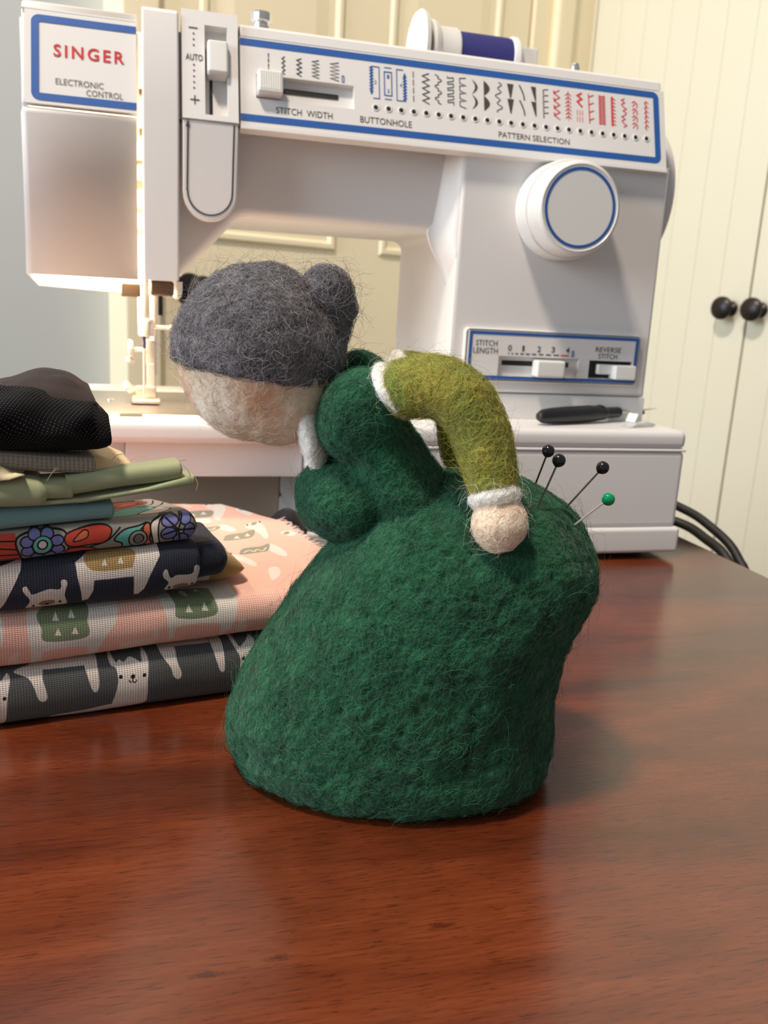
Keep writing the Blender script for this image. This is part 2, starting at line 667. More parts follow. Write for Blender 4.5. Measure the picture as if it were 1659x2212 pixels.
PRINTS = {
 'grey': [
  ('P','w',[(36.5,10.2),(37.5,10.7),(38.9,8.7),(40.1,9.3),(41.6,8.6),(43.6,9.7),(45.7,9.0),(47.6,7.9),(47.9,10.2),(49.1,10.7),(50.0,9.1),(50.0,5.6),(49.5,0.3),(49.4,-4.5),(48.0,-8.6),(37.4,-8.7),(38.6,-1.1),(39.3,2.6),(38.7,7.0),(37.1,8.0)],1),
  ('E','k',40.2,3.9,0.65,0.7),
  ('E','k',48.4,3.2,0.65,0.7),
  ('E','k',44.4,3.4,0.75,0.85),
  ('S','k',[(44.3,2.6),(44.3,1.5)],0.35),
  ('S','k',[(43.0,2.2),(43.5,1.4),(44.3,1.5),(45.0,1.1),(45.7,1.8)],0.35),
  ('P','w',[(5.2,9.3),(13.8,9.9),(14.3,6.5),(15.5,1.1),(15.2,-0.7),(13.9,-1.3),(12.5,0.1),(11.4,4.0),(9.6,7.3)],1),
  ('P','w',[(10.3,10.8),(28.6,11.5),(28.9,8.8),(13.8,9.0),(10.3,9.4)],0),
  ('P','w',[(28.2,10.4),(32.0,11.7),(32.6,7.5),(32.8,2.1),(31.8,-0.4),(30.4,0.6),(29.1,5.0)],1),
  ('P','w',[(49.6,13.5),(59.2,13.3),(72.8,13.8),(73.2,10.6),(59.6,10.5),(54.2,11.1)],0),
  ('P','w',[(54.2,12.8),(59.6,12.1),(60.3,6.5),(61.8,1.9),(60.7,-0.1),(58.8,1.2),(57.8,4.5),(54.9,9.2)],1),
  ('P','w',[(72.8,14.2),(77.0,13.6),(77.8,8.7),(77.9,1.5),(76.8,0.6),(75.6,2.6),(73.6,10.1)],1),
  ('P','w',[(80.8,11.5),(82.0,11.8),(83.9,8.7),(85.9,9.6),(89.8,10.3),(91.3,-5.5),(83.8,-4.3),(84.0,4.2),(82.4,8.1)],1),
  ('E','k',85.2,4.4,0.7,0.75),
  ('P','w',[(-1.6,9.0),(0.8,7.5),(2.1,8.4),(3.2,9.1),(3.9,7.4),(2.9,1.7),(2.0,-7.1),(-0.0,-10.5),(-2.5,-10.8)],1),
  ('E','k',1.9,1.7,0.6,0.7),
  ('P','w',[(15.8,-9.6),(16.8,-8.2),(18.8,-7.8),(28.2,-7.1),(37.1,-6.3),(39.8,-8.4),(19.4,-11.0)],1),
  ('P','w',[(-11.5,6.8),(-5.4,7.3),(-4.6,-1.5),(-10.7,-2.0)],1),
 ],
 'pink': [
  ('P','w',[(10.1,8.8),(14.5,9.3),(29.1,10.4),(39.1,10.7),(39.0,4.0),(36.2,-0.1),(33.4,-5.0),(31.3,-9.9),(28.6,-9.5),(28.7,-4.3),(15.3,-4.0),(14.5,-8.6),(11.3,-9.2),(10.6,-1.8)],1),
  ('P','w',[(54.3,11.2),(58.5,12.6),(74.1,15.1),(82.7,19.4),(83.2,9.2),(82.2,2.3),(80.0,-3.8),(76.2,-6.6),(75.0,-0.9),(60.7,-1.1),(59.2,-5.4),(57.1,-5.9),(56.7,1.8)],1),
  ('P','g',[(14.2,9.3),(29.0,9.7),(29.4,5.2),(28.9,-0.6),(15.8,-0.3),(14.6,4.2)],1),
  ('P','g',[(58.9,12.2),(73.0,12.5),(74.4,8.5),(74.2,2.3),(60.7,2.1),(59.9,6.8)],1),
  ('P','w',[(19.3,8.8),(20.3,6.1),(18.0,6.4)],0),
  ('P','w',[(24.4,9.1),(25.5,6.4),(23.2,6.7)],0),
  ('P','w',[(19.8,3.9),(20.8,1.1),(18.5,1.4)],0),
  ('P','w',[(25.3,3.7),(26.4,0.9),(24.0,1.2)],0),
  ('P','w',[(63.9,11.4),(65.2,8.5),(62.6,8.8)],0),
  ('P','w',[(69.4,11.9),(70.7,9.0),(68.1,9.3)],0),
  ('P','w',[(64.6,6.7),(66.0,3.8),(63.3,4.1)],0),
  ('P','w',[(70.5,6.9),(71.8,4.0),(69.2,4.3)],0),
  ('P','q',[(39.6,-2.1),(40.9,-5.3),(43.0,-4.4),(50.7,-4.3),(51.7,-0.6),(53.2,-0.8),(53.5,-3.9),(52.0,-7.6),(49.9,-9.2),(41.5,-9.2)],1),
  ('P','q',[(4.2,-4.5),(6.2,-3.0),(7.1,-4.2),(6.6,-9.2),(3.4,-9.4)],1),
  ('P','q',[(83.0,-1.0),(84.9,0.4),(86.1,-2.9),(85.8,-6.1),(82.3,-5.7)],1),
  ('P','w',[(-7.9,8.4),(-1.9,9.2),(1.7,8.7),(2.8,5.8),(1.3,-1.2),(-2.4,-2.1),(-7.8,-0.0)],1),
  ('P','w',[(109.8,145.8),(109.0,152.8),(109.1,162.2),(117.1,167.9),(121.6,159.7),(118.2,144.1),(112.0,132.2),(107.1,121.5),(106.1,127.1)],1),
  ('P','w',[(117.9,93.2),(116.3,101.0),(119.0,105.0),(125.9,102.7),(126.1,91.3),(121.9,76.2),(118.6,74.3),(119.1,84.6)],1),
  ('P','w',[(122.2,136.5),(126.5,138.7),(131.1,132.5),(128.5,120.2),(125.1,120.1)],1),
  ('P','w',[(102.1,106.1),(107.4,111.5),(110.3,100.5),(106.4,97.0)],1),
  ('P','w',[(116.6,66.5),(119.6,60.2),(120.5,47.6),(118.1,42.9),(115.5,48.3),(113.8,57.9)],1),
  ('P','w',[(93.7,51.5),(98.1,51.8),(102.1,40.7),(99.5,36.4)],1),
  ('P','w',[(130.2,76.0),(136.4,75.5),(137.8,67.3),(133.8,65.9)],1),
  ('P','w',[(96.5,163.2),(102.1,157.4),(98.5,153.5)],1),
  ('P','w',[(95.6,123.3),(102.2,125.9),(102.2,117.8),(94.7,115.5)],1),
  ('P','w',[(104.8,31.7),(109.5,33.2),(107.0,23.1),(101.6,16.9)],1),
  ('P','h',[(90.8,132.5),(94.5,142.3),(109.3,145.9),(107.1,134.1),(103.0,129.0),(91.6,127.4)],1),
  ('P','h',[(100.2,84.9),(104.4,91.6),(118.2,94.2),(117.4,87.8),(112.8,82.9),(99.5,78.9)],1),
  ('P','h',[(92.2,101.0),(95.3,105.8),(103.7,108.5),(102.4,103.1),(93.8,96.2)],1),
  ('P','h',[(99.8,57.4),(104.2,63.4),(117.0,66.4),(114.4,59.0),(109.9,55.8),(99.2,52.5)],1),
  ('P','w',[(94.6,132.1),(97.7,138.6),(97.7,131.8)],0),
  ('P','w',[(101.0,135.8),(104.3,142.5),(104.2,135.5)],0),
  ('P','w',[(104.3,83.2),(107.3,88.4),(107.2,82.9)],0),
  ('P','w',[(110.4,86.3),(113.5,91.6),(113.4,85.9)],0),
  ('P','h',[(112.7,162.9),(116.0,165.6),(117.7,161.9),(114.4,159.2)],1),
  ('P','h',[(120.6,103.1),(123.6,105.1),(125.1,102.1),(122.0,100.1)],1),
  ('P','h',[(124.6,135.6),(127.9,138.0),(129.5,134.6),(126.2,132.2)],1),
  ('P','h',[(131.3,73.3),(134.3,75.0),(135.6,72.2),(132.7,70.5)],1),
  ('P','k',[(109.8,162.5),(110.9,164.2),(111.2,162.2),(110.0,160.5)],1),
  ('P','k',[(118.9,162.6),(120.1,164.3),(120.3,162.4),(119.1,160.7)],1),
  ('P','k',[(117.9,103.7),(119.0,105.0),(119.2,103.4),(118.2,102.1)],1),
  ('P','k',[(126.3,102.6),(127.5,103.9),(127.6,102.3),(126.5,101.0)],1),
  ('S','w',[(101.0,55.6),(104.7,59.2),(105.8,56.8),(108.7,60.4),(110.2,58.2),(113.8,62.3)],0.7),
  ('S','w',[(93.4,100.0),(96.6,103.6),(98.0,101.5),(101.5,105.5)],0.7),
 ],
 'navy': [
  ('P','w',[(25.9,6.7),(30.1,9.1),(53.7,9.5),(54.1,5.7),(52.2,2.4),(50.5,-0.8),(48.7,-5.0),(46.6,-7.0),(45.1,-6.8),(45.0,-0.1),(31.9,-0.0),(31.5,-3.6),(29.8,-7.0),(27.9,-7.4),(27.5,-3.8),(26.4,2.0)],0),
  ('P','y',[(30.0,9.1),(44.7,9.0),(44.9,3.9),(43.3,3.0),(31.3,3.6)],1),
  ('P','w',[(35.5,6.9),(36.4,4.6),(34.4,4.8)],0),
  ('P','w',[(40.8,7.0),(41.8,4.7),(39.7,4.9)],0),
  ('P','w',[(-3.5,6.2),(2.5,7.6),(9.3,8.9),(8.8,6.2),(6.5,1.6),(3.2,-5.0),(0.6,-8.8),(-4.2,-8.3)],0),
  ('P','w',[(9.0,0.2),(10.2,0.8),(11.2,-1.1),(12.2,-2.3),(17.0,-1.2),(20.8,-1.6),(21.2,1.2),(22.5,1.4),(23.1,-0.1),(22.2,-3.9),(22.2,-8.9),(10.4,-8.8),(11.2,-4.6),(9.5,-1.6)],1),
  ('E','n',16.6,-6.4,2.65,1.15),
  ('P','w',[(55.1,-0.5),(56.4,0.4),(57.8,-3.0),(59.9,-2.4),(65.3,-2.5),(66.2,0.0),(67.5,0.4),(68.6,-1.5),(67.5,-4.3),(67.5,-7.7),(56.4,-7.6),(57.1,-4.7),(55.3,-2.4)],1),
  ('E','n',61.8,-7.0,3.05,1.05),
  ('E','k',12.3,-7.2,0.5,0.55),
  ('E','k',20.7,-6.6,0.5,0.55),
  ('E','k',57.6,-6.9,0.55,0.6),
  ('E','k',66.0,-6.9,0.55,0.6),
  ('E','k',16.5,-7.0,0.6,0.45),
 ],
 'floral': [
  ('P','r',[(-4.1,4.8),(7.5,4.3),(8.5,-0.6),(10.1,-6.4),(-4.7,-6.6)],0),
  ('S','k',[(-0.7,2.6),(7.1,2.0)],0.45),
  ('S','k',[(-0.8,0.6),(7.9,-0.9)],0.45),
  ('S','k',[(-0.9,-2.1),(8.4,-2.7)],0.45),
  ('S','k',[(-1.0,-4.2),(9.3,-4.2)],0.45),
  ('P','c',[(8.1,2.9),(15.2,4.6),(22.7,3.5),(23.9,-1.9),(22.7,-6.8),(11.7,-6.4),(8.5,-2.3)],1),
  ('L','k',[(8.1,2.9),(15.2,4.6),(22.7,3.5),(23.9,-1.9),(22.7,-6.8),(11.7,-6.4),(8.5,-2.3)],0.6),
  ('E','k',20.6,-2.6,2.3,2.1),
  ('E','b',20.6,-2.6,1.8,1.6),
  ('E','k',18.0,-4.8,2.25,2.1),
  ('E','b',18.0,-4.8,1.8,1.6),
  ('E','k',14.1,-4.6,2.2,2.05),
  ('E','b',14.1,-4.6,1.8,1.55),
  ('E','k',11.2,-2.0,2.2,2.05),
  ('E','b',11.2,-2.0,1.8,1.55),
  ('E','k',11.0,1.2,2.2,2.05),
  ('E','b',11.0,1.2,1.75,1.6),
  ('E','k',13.5,3.4,2.2,2.05),
  ('E','b',13.5,3.4,1.8,1.6),
  ('E','k',17.4,3.2,2.2,2.05),
  ('E','b',17.4,3.2,1.8,1.6),
  ('E','k',20.4,0.7,2.25,2.05),
  ('E','b',20.4,0.7,1.85,1.55),
  ('E','k',15.8,-0.6,3.35,3.45),
  ('E','t',15.8,-0.4,2.85,2.9),
  ('E','k',15.8,-0.2,1.75,1.8),
  ('E','w',15.8,-0.2,1.25,1.3),
  ('P','r',[(23.3,2.3),(31.0,4.2),(36.2,3.9),(38.0,1.9),(36.1,-1.7),(31.5,-2.3),(24.1,-2.0)],1),
  ('L','k',[(23.3,2.3),(31.0,4.2),(36.2,3.9),(38.0,1.9),(36.1,-1.7),(31.5,-2.3),(24.1,-2.0)],0.5),
  ('P','r',[(23.7,-3.0),(31.5,-3.6),(34.6,-6.9),(29.4,-7.3),(23.6,-7.2)],1),
  ('L','k',[(23.7,-3.0),(31.5,-3.6),(34.6,-6.9),(29.4,-7.3),(23.6,-7.2)],0.5),
  ('P','o',[(25.4,-0.4),(28.4,2.8),(30.3,2.5),(29.6,0.2)],1),
  ('L','k',[(25.4,-0.4),(28.4,2.8),(30.3,2.5),(29.6,0.2)],0.4),
  ('P','o',[(25.6,-6.0),(27.6,-4.4),(30.1,-5.2),(29.5,-6.2)],1),
  ('L','k',[(25.6,-6.0),(27.6,-4.4),(30.1,-5.2),(29.5,-6.2)],0.4),
  ('S','k',[(30.8,-3.2),(35.4,-2.0),(38.1,-0.2),(40.8,2.7)],0.55),
  ('S','k',[(34.0,-6.8),(38.0,-5.5),(42.4,-6.1)],0.5),
  ('P','t',[(38.8,-1.4),(42.1,1.8),(46.9,2.7),(49.9,3.4),(47.5,0.8),(48.9,-3.0),(48.1,-6.4),(42.0,-6.3),(41.4,-3.1)],1),
  ('L','k',[(38.8,-1.4),(42.1,1.8),(46.9,2.7),(49.9,3.4),(47.5,0.8),(48.9,-3.0),(48.1,-6.4),(42.0,-6.3),(41.4,-3.1)],0.55),
  ('P','o',[(48.6,2.1),(50.6,3.3),(51.1,0.4),(50.8,-2.5),(52.3,-6.0),(50.2,-6.6),(49.0,-3.0)],1),
  ('L','k',[(48.6,2.1),(50.6,3.3),(51.1,0.4),(50.8,-2.5),(52.3,-6.0),(50.2,-6.6),(49.0,-3.0)],0.55),
  ('P','w',[(51.1,2.5),(54.4,4.7),(57.9,5.0),(57.1,-1.8),(53.7,-6.1),(52.1,-4.1)],1),
  ('L','k',[(51.1,2.5),(54.4,4.7),(57.9,5.0),(57.1,-1.8),(53.7,-6.1),(52.1,-4.1)],0.55),
  ('E','k',46.8,-2.0,3.4,3.3),
  ('E','c',46.8,-2.0,2.9,2.9),
  ('E','k',47.0,-2.0,1.9,2.0),
  ('E','d',47.0,-2.0,1.45,1.6),
  ('P','c',[(54.4,3.6),(61.3,5.7),(65.6,3.9),(67.4,-0.7),(65.6,-5.0),(59.9,-6.2),(54.4,-4.4)],1),
  ('L','k',[(54.4,3.6),(61.3,5.7),(65.6,3.9),(67.4,-0.7),(65.6,-5.0),(59.9,-6.2),(54.4,-4.4)],0.5),
  ('E','k',57.8,3.0,3.15,2.4),
  ('E','b',57.8,3.0,2.65,1.9),
  ('E','k',63.1,3.5,2.3,2.7),
  ('E','b',63.2,3.5,1.85,2.2),
  ('E','k',64.6,-1.0,2.35,2.85),
  ('E','b',64.6,-1.0,1.85,2.35),
  ('E','k',61.7,-3.8,2.9,2.25),
  ('E','b',61.7,-3.8,2.4,1.75),
  ('E','k',57.3,-1.3,3.0,2.4),
  ('E','b',57.3,-1.3,2.5,1.9),
  ('S','k',[(60.6,-0.4),(56.5,4.1)],0.6),
  ('S','k',[(60.6,-0.4),(62.4,5.6)],0.6),
  ('S','k',[(60.6,-0.4),(66.3,-0.6)],0.6),
  ('S','k',[(60.6,-0.4),(61.7,-5.7)],0.6),
  ('S','k',[(60.6,-0.4),(55.4,-1.6)],0.6),
 ],
}

# ================================================================ materials
WHITE = add_bump(material('white_plastic', (0.74, 0.72, 0.70, 1), 0.46), 900, 0.05, 0.0002)
WHITE2 = material('white_knob_plastic', (0.76, 0.75, 0.72, 1), 0.32)
BLUE = material('blue_print', srgb(34, 88, 162), 0.5)
BLACKP = material('black_print', srgb(70, 68, 66), 0.5)
GREYP = material('grey_print', srgb(105, 100, 98), 0.5)
REDP = material('red_print', srgb(214, 66, 74), 0.5)
REDLOGO = material('red_lettering', srgb(196, 32, 48), 0.45)
DARK = material('dark_slot', (0.012, 0.010, 0.009, 1), 0.6)  # near-black colour that stands in for the shade inside openings
BLACKPL = material('black_plastic', (0.012, 0.012, 0.013, 1), 0.32)
RUBBER = material('black_rubber', (0.014, 0.013, 0.012, 1), 0.55)
CHROME = material('chrome', (0.80, 0.77, 0.73, 1), 0.20, 0.9)
STEEL = add_bump(material('brushed_steel', (0.62, 0.58, 0.55, 1), 0.30, 1.0), 1500, 0.08, 0.0002, (1, 30, 1))
BRACKET = material('dull_metal', (0.10, 0.07, 0.05, 1), 0.5, 0.5)
BLUED = material('blued_steel', (0.16, 0.13, 0.28, 1), 0.25, 0.9)


# ================================================================ the room
def wood_material():
    m = material('stained_table_wood', (0.1, 0.03, 0.015, 1), 0.21)
    n, l, b = nodes_of(m)
    tc = n.new('ShaderNodeTexCoord')

    def nz(scale, stretch, detail, rough=0.6, dist=0.0):
        mp = n.new('ShaderNodeMapping')
        mp.inputs['Scale'].default_value = stretch
        l.new(tc.outputs['Object'], mp.inputs[0])
        t = n.new('ShaderNodeTexNoise')
        t.inputs['Scale'].default_value = scale
        t.inputs['Detail'].default_value = detail
        t.inputs['Roughness'].default_value = rough
        t.inputs['Distortion'].default_value = dist
        l.new(mp.outputs[0], t.inputs['Vector'])
        return t.outputs['Fac']
    broad = nz(9, (1.0, 3.2, 1), 4, 0.55, 0.6)
    grain = nz(60, (1.0, 16, 1), 6, 0.7, 0.2)
    pores = nz(150, (1.0, 12, 1), 3, 0.6, 0.3)
    r1 = n.new('ShaderNodeValToRGB')
    e = r1.color_ramp.elements
    e[0].position, e[0].color = 0.30, srgb(72, 31, 15)
    e[1].position, e[1].color = 0.72, srgb(126, 62, 34)
    x = r1.color_ramp.elements.new(0.5)
    x.color = srgb(102, 45, 22)
    l.new(broad, r1.inputs[0])
    r2 = n.new('ShaderNodeValToRGB')
    e = r2.color_ramp.elements
    e[0].position, e[0].color = 0.30, (0.62, 0.55, 0.5, 1)
    e[1].position, e[1].color = 0.62, (1, 1, 1, 1)
    l.new(grain, r2.inputs[0])
    r3 = n.new('ShaderNodeValToRGB')
    e = r3.color_ramp.elements
    e[0].position, e[0].color = 0.33, (0.42, 0.34, 0.3, 1)
    e[1].position, e[1].color = 0.44, (1, 1, 1, 1)
    l.new(pores, r3.inputs[0])
    prev = r1.outputs[0]
    # two small dark knots in the boards
    knots = []
    for kx, ky in ((0.0285, 0.1730), (0.0700, 0.1760), (0.012, 0.171)):
        mp = n.new('ShaderNodeMapping')
        mp.inputs['Location'].default_value = (-(kx + 0.15) * 170, -(ky - 0.40) * 520, 0)
        mp.inputs['Scale'].default_value = (170, 520, 0)
        mp.inputs['Rotation'].default_value = (0, 0, 0)
        l.new(tc.outputs['Object'], mp.inputs[0])
        nt = n.new('ShaderNodeTexNoise')
        nt.inputs['Scale'].default_value = 900
        l.new(tc.outputs['Object'], nt.inputs['Vector'])
        ad = n.new('ShaderNodeVectorMath')
        ad.operation = 'ADD'
        l.new(mp.outputs[0], ad.inputs[0])
        l.new(nt.outputs['Color'], ad.inputs[1])
        sb = n.new('ShaderNodeVectorMath')
        sb.operation = 'DISTANCE'
        sb.inputs[1].default_value = (0.5, 0.5, 0.5)
        l.new(ad.outputs[0], sb.inputs[0])
        kr = n.new('ShaderNodeValToRGB')
        kr.color_ramp.elements[0].position = 0.25
        kr.color_ramp.elements[0].color = (0.3, 0.25, 0.22, 1)
        kr.color_ramp.elements[1].position = 0.75
        kr.color_ramp.elements[1].color = (1, 1, 1, 1)
        l.new(sb.outputs['Value'], kr.inputs[0])
        knots.append(kr)
    for r, f in [(r2, 0.85), (r3, 0.9)] + [(k, 0.8) for k in knots]:
        mx = n.new('ShaderNodeMix')
        mx.data_type = 'RGBA'
        mx.blend_type = 'MULTIPLY'
        mx.inputs['Factor'].default_value = f
        l.new(prev, mx.inputs['A'])
        l.new(r.outputs[0], mx.inputs['B'])
        prev = mx.outputs['Result']
    l.new(prev, b.inputs['Base Color'])
    bp = n.new('ShaderNodeBump')
    bp.inputs['Strength'].default_value = 0.10
    bp.inputs['Distance'].default_value = 0.0004
    l.new(pores, bp.inputs['Height'])
    l.new(bp.outputs[0], b.inputs['Normal'])
    b.inputs['Specular IOR Level'].default_value = 0.85
    return m


WOOD = wood_material()
CREAM = add_bump(material('cream_door_paint', srgb(252, 240, 208), 0.5), 300, 0.05, 0.0003)
CREAM2 = add_bump(material('pale_cabinet_paint', srgb(236, 233, 214), 0.5), 300, 0.05, 0.0003)
WALLP = add_bump(material('cool_white_wall_paint', srgb(200, 206, 208), 0.7), 250, 0.08, 0.0005)
CARPET = add_bump(material('floor_boards', srgb(120, 92, 70), 0.6), 40, 0.1, 0.001)
KNOB = add_bump(material('dark_bronze_knob', (0.035, 0.030, 0.030, 1), 0.34, 0.6), 300, 0.3, 0.001)

A0 = Vector((0.028, 1.189, 0))                  # left foot of the door, in its face
AD = Vector((0.924, 0.383, 0)).normalized()     # along the door wall
AN = Vector((AD.y, -AD.x, 0))                   # out of the wall, to the room


def AW(a, d, z):
    return A0 + AD * a + AN * d + Vector((0, 0, z))


def abox(a0, a1, d0, d1, z0, z1, r=0.0, seg=2, base=AW):
    b = rbox(a0, a1, d0, d1, z0, z1, r, seg)
    for v in b.verts:
        v.co = base(v.co.x, v.co.y, v.co.z)
    bmesh.ops.recalc_face_normals(b, faces=b.faces)
    return b


def structure(name, bm, mat, parent=None):
    o = obj(name, bm, mat, parent)
    if parent is None:
        o['kind'] = 'structure'
    return o


FZ = -0.74
structure('floor', rbox(-1.6, 1.7, -0.9, 2.2, FZ - 0.05, FZ), CARPET)
structure('wall_back', abox(-1.5, 0.90, -0.16, -0.045, FZ, 1.9), WALLP)
structure('trim_1', abox(-0.059, -0.0125, -0.05, 0.012, FZ, 1.42, 0.004), CREAM)
tr = structure('trim_2', abox(0.612, 0.752, -0.05, 0.006, FZ, 1.42, 0.002), CREAM)
obj('bead', abox(0.648, 0.690, 0.004, 0.022, FZ, 1.42, 0.008, 4), CREAM, tr)
door = structure('door_1', abox(-0.009, 0.608, -0.040, 0.0, FZ + 0.01, 1.40, 0.002), CREAM)


def panel_frame(u0, u1, z0, z1):
    """A raised field inside a sunk bevel, standing in the door's face."""
    b = bmesh.new()
    loops = []
    for ins, d in ((0.0, 0.0005), (0.0035, 0.0052), (0.009, 0.0052), (0.014, -0.001), (0.018, -0.001), (0.046, 0.004)):
        loops.append([b.verts.new(AW(u, d, z)) for u, z in ((u0 + ins, z0 + ins), (u1 - ins, z0 + ins), (u1 - ins, z1 - ins), (u0 + ins, z1 - ins))])
    for A, B in zip(loops, loops[1:]):
        for i in range(4):
            b.faces.new((A[i], A[(i + 1) % 4], B[(i + 1) % 4], B[i]))
    b.faces.new(loops[-1])
    bmesh.ops.recalc_face_normals(b, faces=b.faces)
    return b


for u0, u1 in ((0.042, 0.254), (0.332, 0.546)):
    for z0, z1 in ((0.213, 0.86), (0.93, 1.33), (FZ + 0.2, -0.03)):
        obj('panel', panel_frame(u0, u1, z0, z1), CREAM, door, smooth=0)
kb = lathe([(0.0, 0.05), (0.010, 0.049), (0.0165, 0.044), (0.018, 0.038), (0.016, 0.031), (0.009, 0.026), (0.0065, 0.02), (0.0075, 0.006), (0.020, 0.004), (0.021, 0.0)][::-1], AW(0.031, 0, 0.149), AN)
obj('knob', kb, KNOB, door)

# the cupboard whose face runs out from the corner
B0 = Vector((0.7193, 1.4755, 0))
BD = AN.copy()                                   # along the face, towards the room
BN = Vector((-AD.x, -AD.y, 0))                   # out of the face


def BW(a, d, z):
    return B0 + BD * a + BN * d + Vector((0, 0, z))


cup = thing('cupboard', 'pale cream cupboard with beadboard doors and dark round knobs beside the panelled door', 'cupboard', BW(0.35, -0.15, FZ))
obj('carcass', abox(0.0, 0.80, -0.34, -0.0215, FZ, 1.5, 0.002, base=BW), CREAM2, cup)
obj('stile', abox(0.002, 0.012, -0.0215, 0.001, FZ, 1.5, 0.001, base=BW), CREAM2, cup)
for d0, d1, kx in ((0.0135, 0.3555, 0.330), (0.3585, 0.700, 0.3775)):
    dr = obj('door', abox(d0, d1, -0.021, -0.004, FZ + 0.06, 1.45, 0.001, base=BW), CREAM2, cup)
    nb = 7
    w = (d1 - d0) / nb
    for k in range(nb):
        obj('board', abox(d0 + k * w + 0.0001, d0 + (k + 1) * w - 0.0001, -0.0045, 0.0, FZ + 0.06, 1.45, 0.0009, 2, base=BW), CREAM2, dr)
    kb = lathe([(0.011, 0.0), (0.0105, 0.003), (0.0055, 0.006), (0.0058, 0.014), (0.013, 0.019), (0.0168, 0.024), (0.0165, 0.028), (0.012, 0.032), (0.0, 0.0335)], BW(kx, 0, 0.1655), BN)
    obj('knob', kb, KNOB, dr)

# the table
tb = thing('table', 'glossy red-brown stained wooden table with a square right edge', 'table', (-0.15, 0.40, FZ))
obj('tabletop', rbox(-0.95, 0.3635, 0.03, 0.80, -0.030, 0.0, 0.003, 3), WOOD, tb)
obj('apron', rbox(-0.88, 0.32, 0.08, 0.10, -0.11, -0.0302, 0.002), WOOD, tb)
obj('apron', rbox(-0.88, 0.32, 0.73, 0.75, -0.11, -0.0302, 0.002), WOOD, tb)
for x in (-0.90, 0.28):
    for y in (0.07, 0.72):
        obj('leg', rbox(x, x + 0.05, y, y + 0.05, FZ, -0.0302, 0.003), WOOD, tb)

# ================================================================ the sewing machine
mc = thing('sewing_machine', 'white electronic sewing machine with blue-striped control panels, its lamp lit', 'sewing machine', (0.13, 0.56, 0.0))
PAN = Frame((0, 0.510, 0.24), (1, 0, 0), (0, 0.284, 0.9588))
LOW = Frame((0, 0.5118, 0.0), (1, 0, 0), (0, 0, 1))
UPR = Frame((0, 0.5068, 0.0), (1, 0, 0), (0, 0, 1))


def fillet(cx, cz, r, a0, a1, n=7):
    return [(cx + r * math.cos(math.radians(a0 + (a1 - a0) * k / n)), cz + r * math.sin(math.radians(a0 + (a1 - a0) * k / n))) for k in range(n + 1)]


# arm and column in one moulding
poly = [(0.0, 0.2388), (0.0, 0.1565), (0.0202, 0.1565), (0.0478, 0.1860)] + fillet(0.0580, 0.1780, 0.0130, 130, 90, 5) + fillet(0.1718, 0.1838, 0.0072, 90, 0, 6) + [(0.1790, 0.1500), (0.2200, 0.1500), (0.2200, 0.2388)]
arm_ = obj('arm', prism(poly, XZ, 0.5265, 0.636, bevel=0.0055, seg=5), WHITE, mc, smooth=50)
poly = [(0.1788, 0.2388), (0.1788, 0.0975), (0.3150, 0.0975), (0.3137, 0.2388)]
obj('column', prism(poly, XZ, 0.5132, 0.636, bevel=0.0026, seg=4), WHITE, mc, smooth=50)
rows = []
for z, w in ((0.2386, 0.0075), (0.2250, 0.0095), (0.2100, 0.0118), (0.1980, 0.0140), (0.1900, 0.0145), (0.1830, 0.0120), (0.1770, 0.0085), (0.1715, 0.0050), (0.1660, 0.0020), (0.1610, 0.0002)):
    d = 0.0126 * min(1.0, w / 0.0075)
    rows.append([(0.1800, 0.5300, z), (0.1788 - w, 0.5300, z)] + [(0.1788 - w + w * (1 - math.cos(t)), 0.5272 - d * (1 - math.cos(t)) ** 1.6, z) for t in np.linspace(0.0, math.pi / 2, 9)] + [(0.1800, 0.5272 - d, z)])
obj('column_cove', grid_surface(rows, True, True), WHITE, mc, smooth=60)
SATIN = material('satin_steel', (0.78, 0.72, 0.66, 1), 0.34, 0.55)
obj('column_foot', rbox(0.1782, 0.3156, 0.5130, 0.634, 0.0812, 0.0972, 0.0010, 2), WHITE, mc)
obj('upper_housing', prism([(0.5150, 0.2392), (0.5272, 0.2822), (0.6300, 0.2822), (0.6365, 0.2392)], YZ, 0.0, 0.3082, bevel=0.001, seg=2, both=True), WHITE, mc)
obj('top_lid', prism([(0.5232, 0.2834), (0.5246, 0.2880), (0.5275, 0.2898), (0.5350, 0.2908), (0.6180, 0.2908), (0.6240, 0.2870), (0.6250, 0.2834)], YZ, 0.0503, 0.3068, bevel=0.0012, seg=3, both=True), WHITE, mc)
# base
base = obj('base', rbox(0.0855, 0.3236, 0.4720, 0.655, 0.0200, 0.0688, 0.0035, 3), WHITE, mc)
obj('base_ridge', rbox(0.0855, 0.3235, 0.4714, 0.655, 0.0684, 0.0703, 0.0009, 3), WHITE, mc)
obj('base_ledge', rbox(0.0850, 0.3260, 0.4700, 0.657, 0.0042, 0.0206, 0.0025, 3), WHITE, mc)
obj('bed', rbox(-0.120, 0.3232, 0.4712, 0.655, 0.0698, 0.0815, 0.0042, 4), WHITE, mc)
obj('accessory_box', rbox(-0.0105, 0.0850, 0.4800, 0.600, 0.0505, 0.0696, 0.0012, 2), WHITE, mc)
obj('support', rbox(-0.115, 0.0855, 0.565, 0.655, 0.0042, 0.0700, 0.002, 2), material('bounce_tinted_plastic', srgb(206, 186, 162), 0.5), mc)  # white plastic with the warm bounce off the table put into its colour
obj('box_bracket', rbox(-0.080, -0.0107, 0.490, 0.600, 0.0535, 0.0696, 0.001, 2), WHITE, mc)
for x, y in ((0.300, 0.492), (0.105, 0.492), (0.300, 0.635), (0.105, 0.635), (-0.10, 0.62)):
    obj('foot', lathe([(0.0115, 0.0003), (0.0118, 0.0035), (0.0105, 0.0046)], (x, y, 0.0), (0, 0, 1), 20), RUBBER, mc)
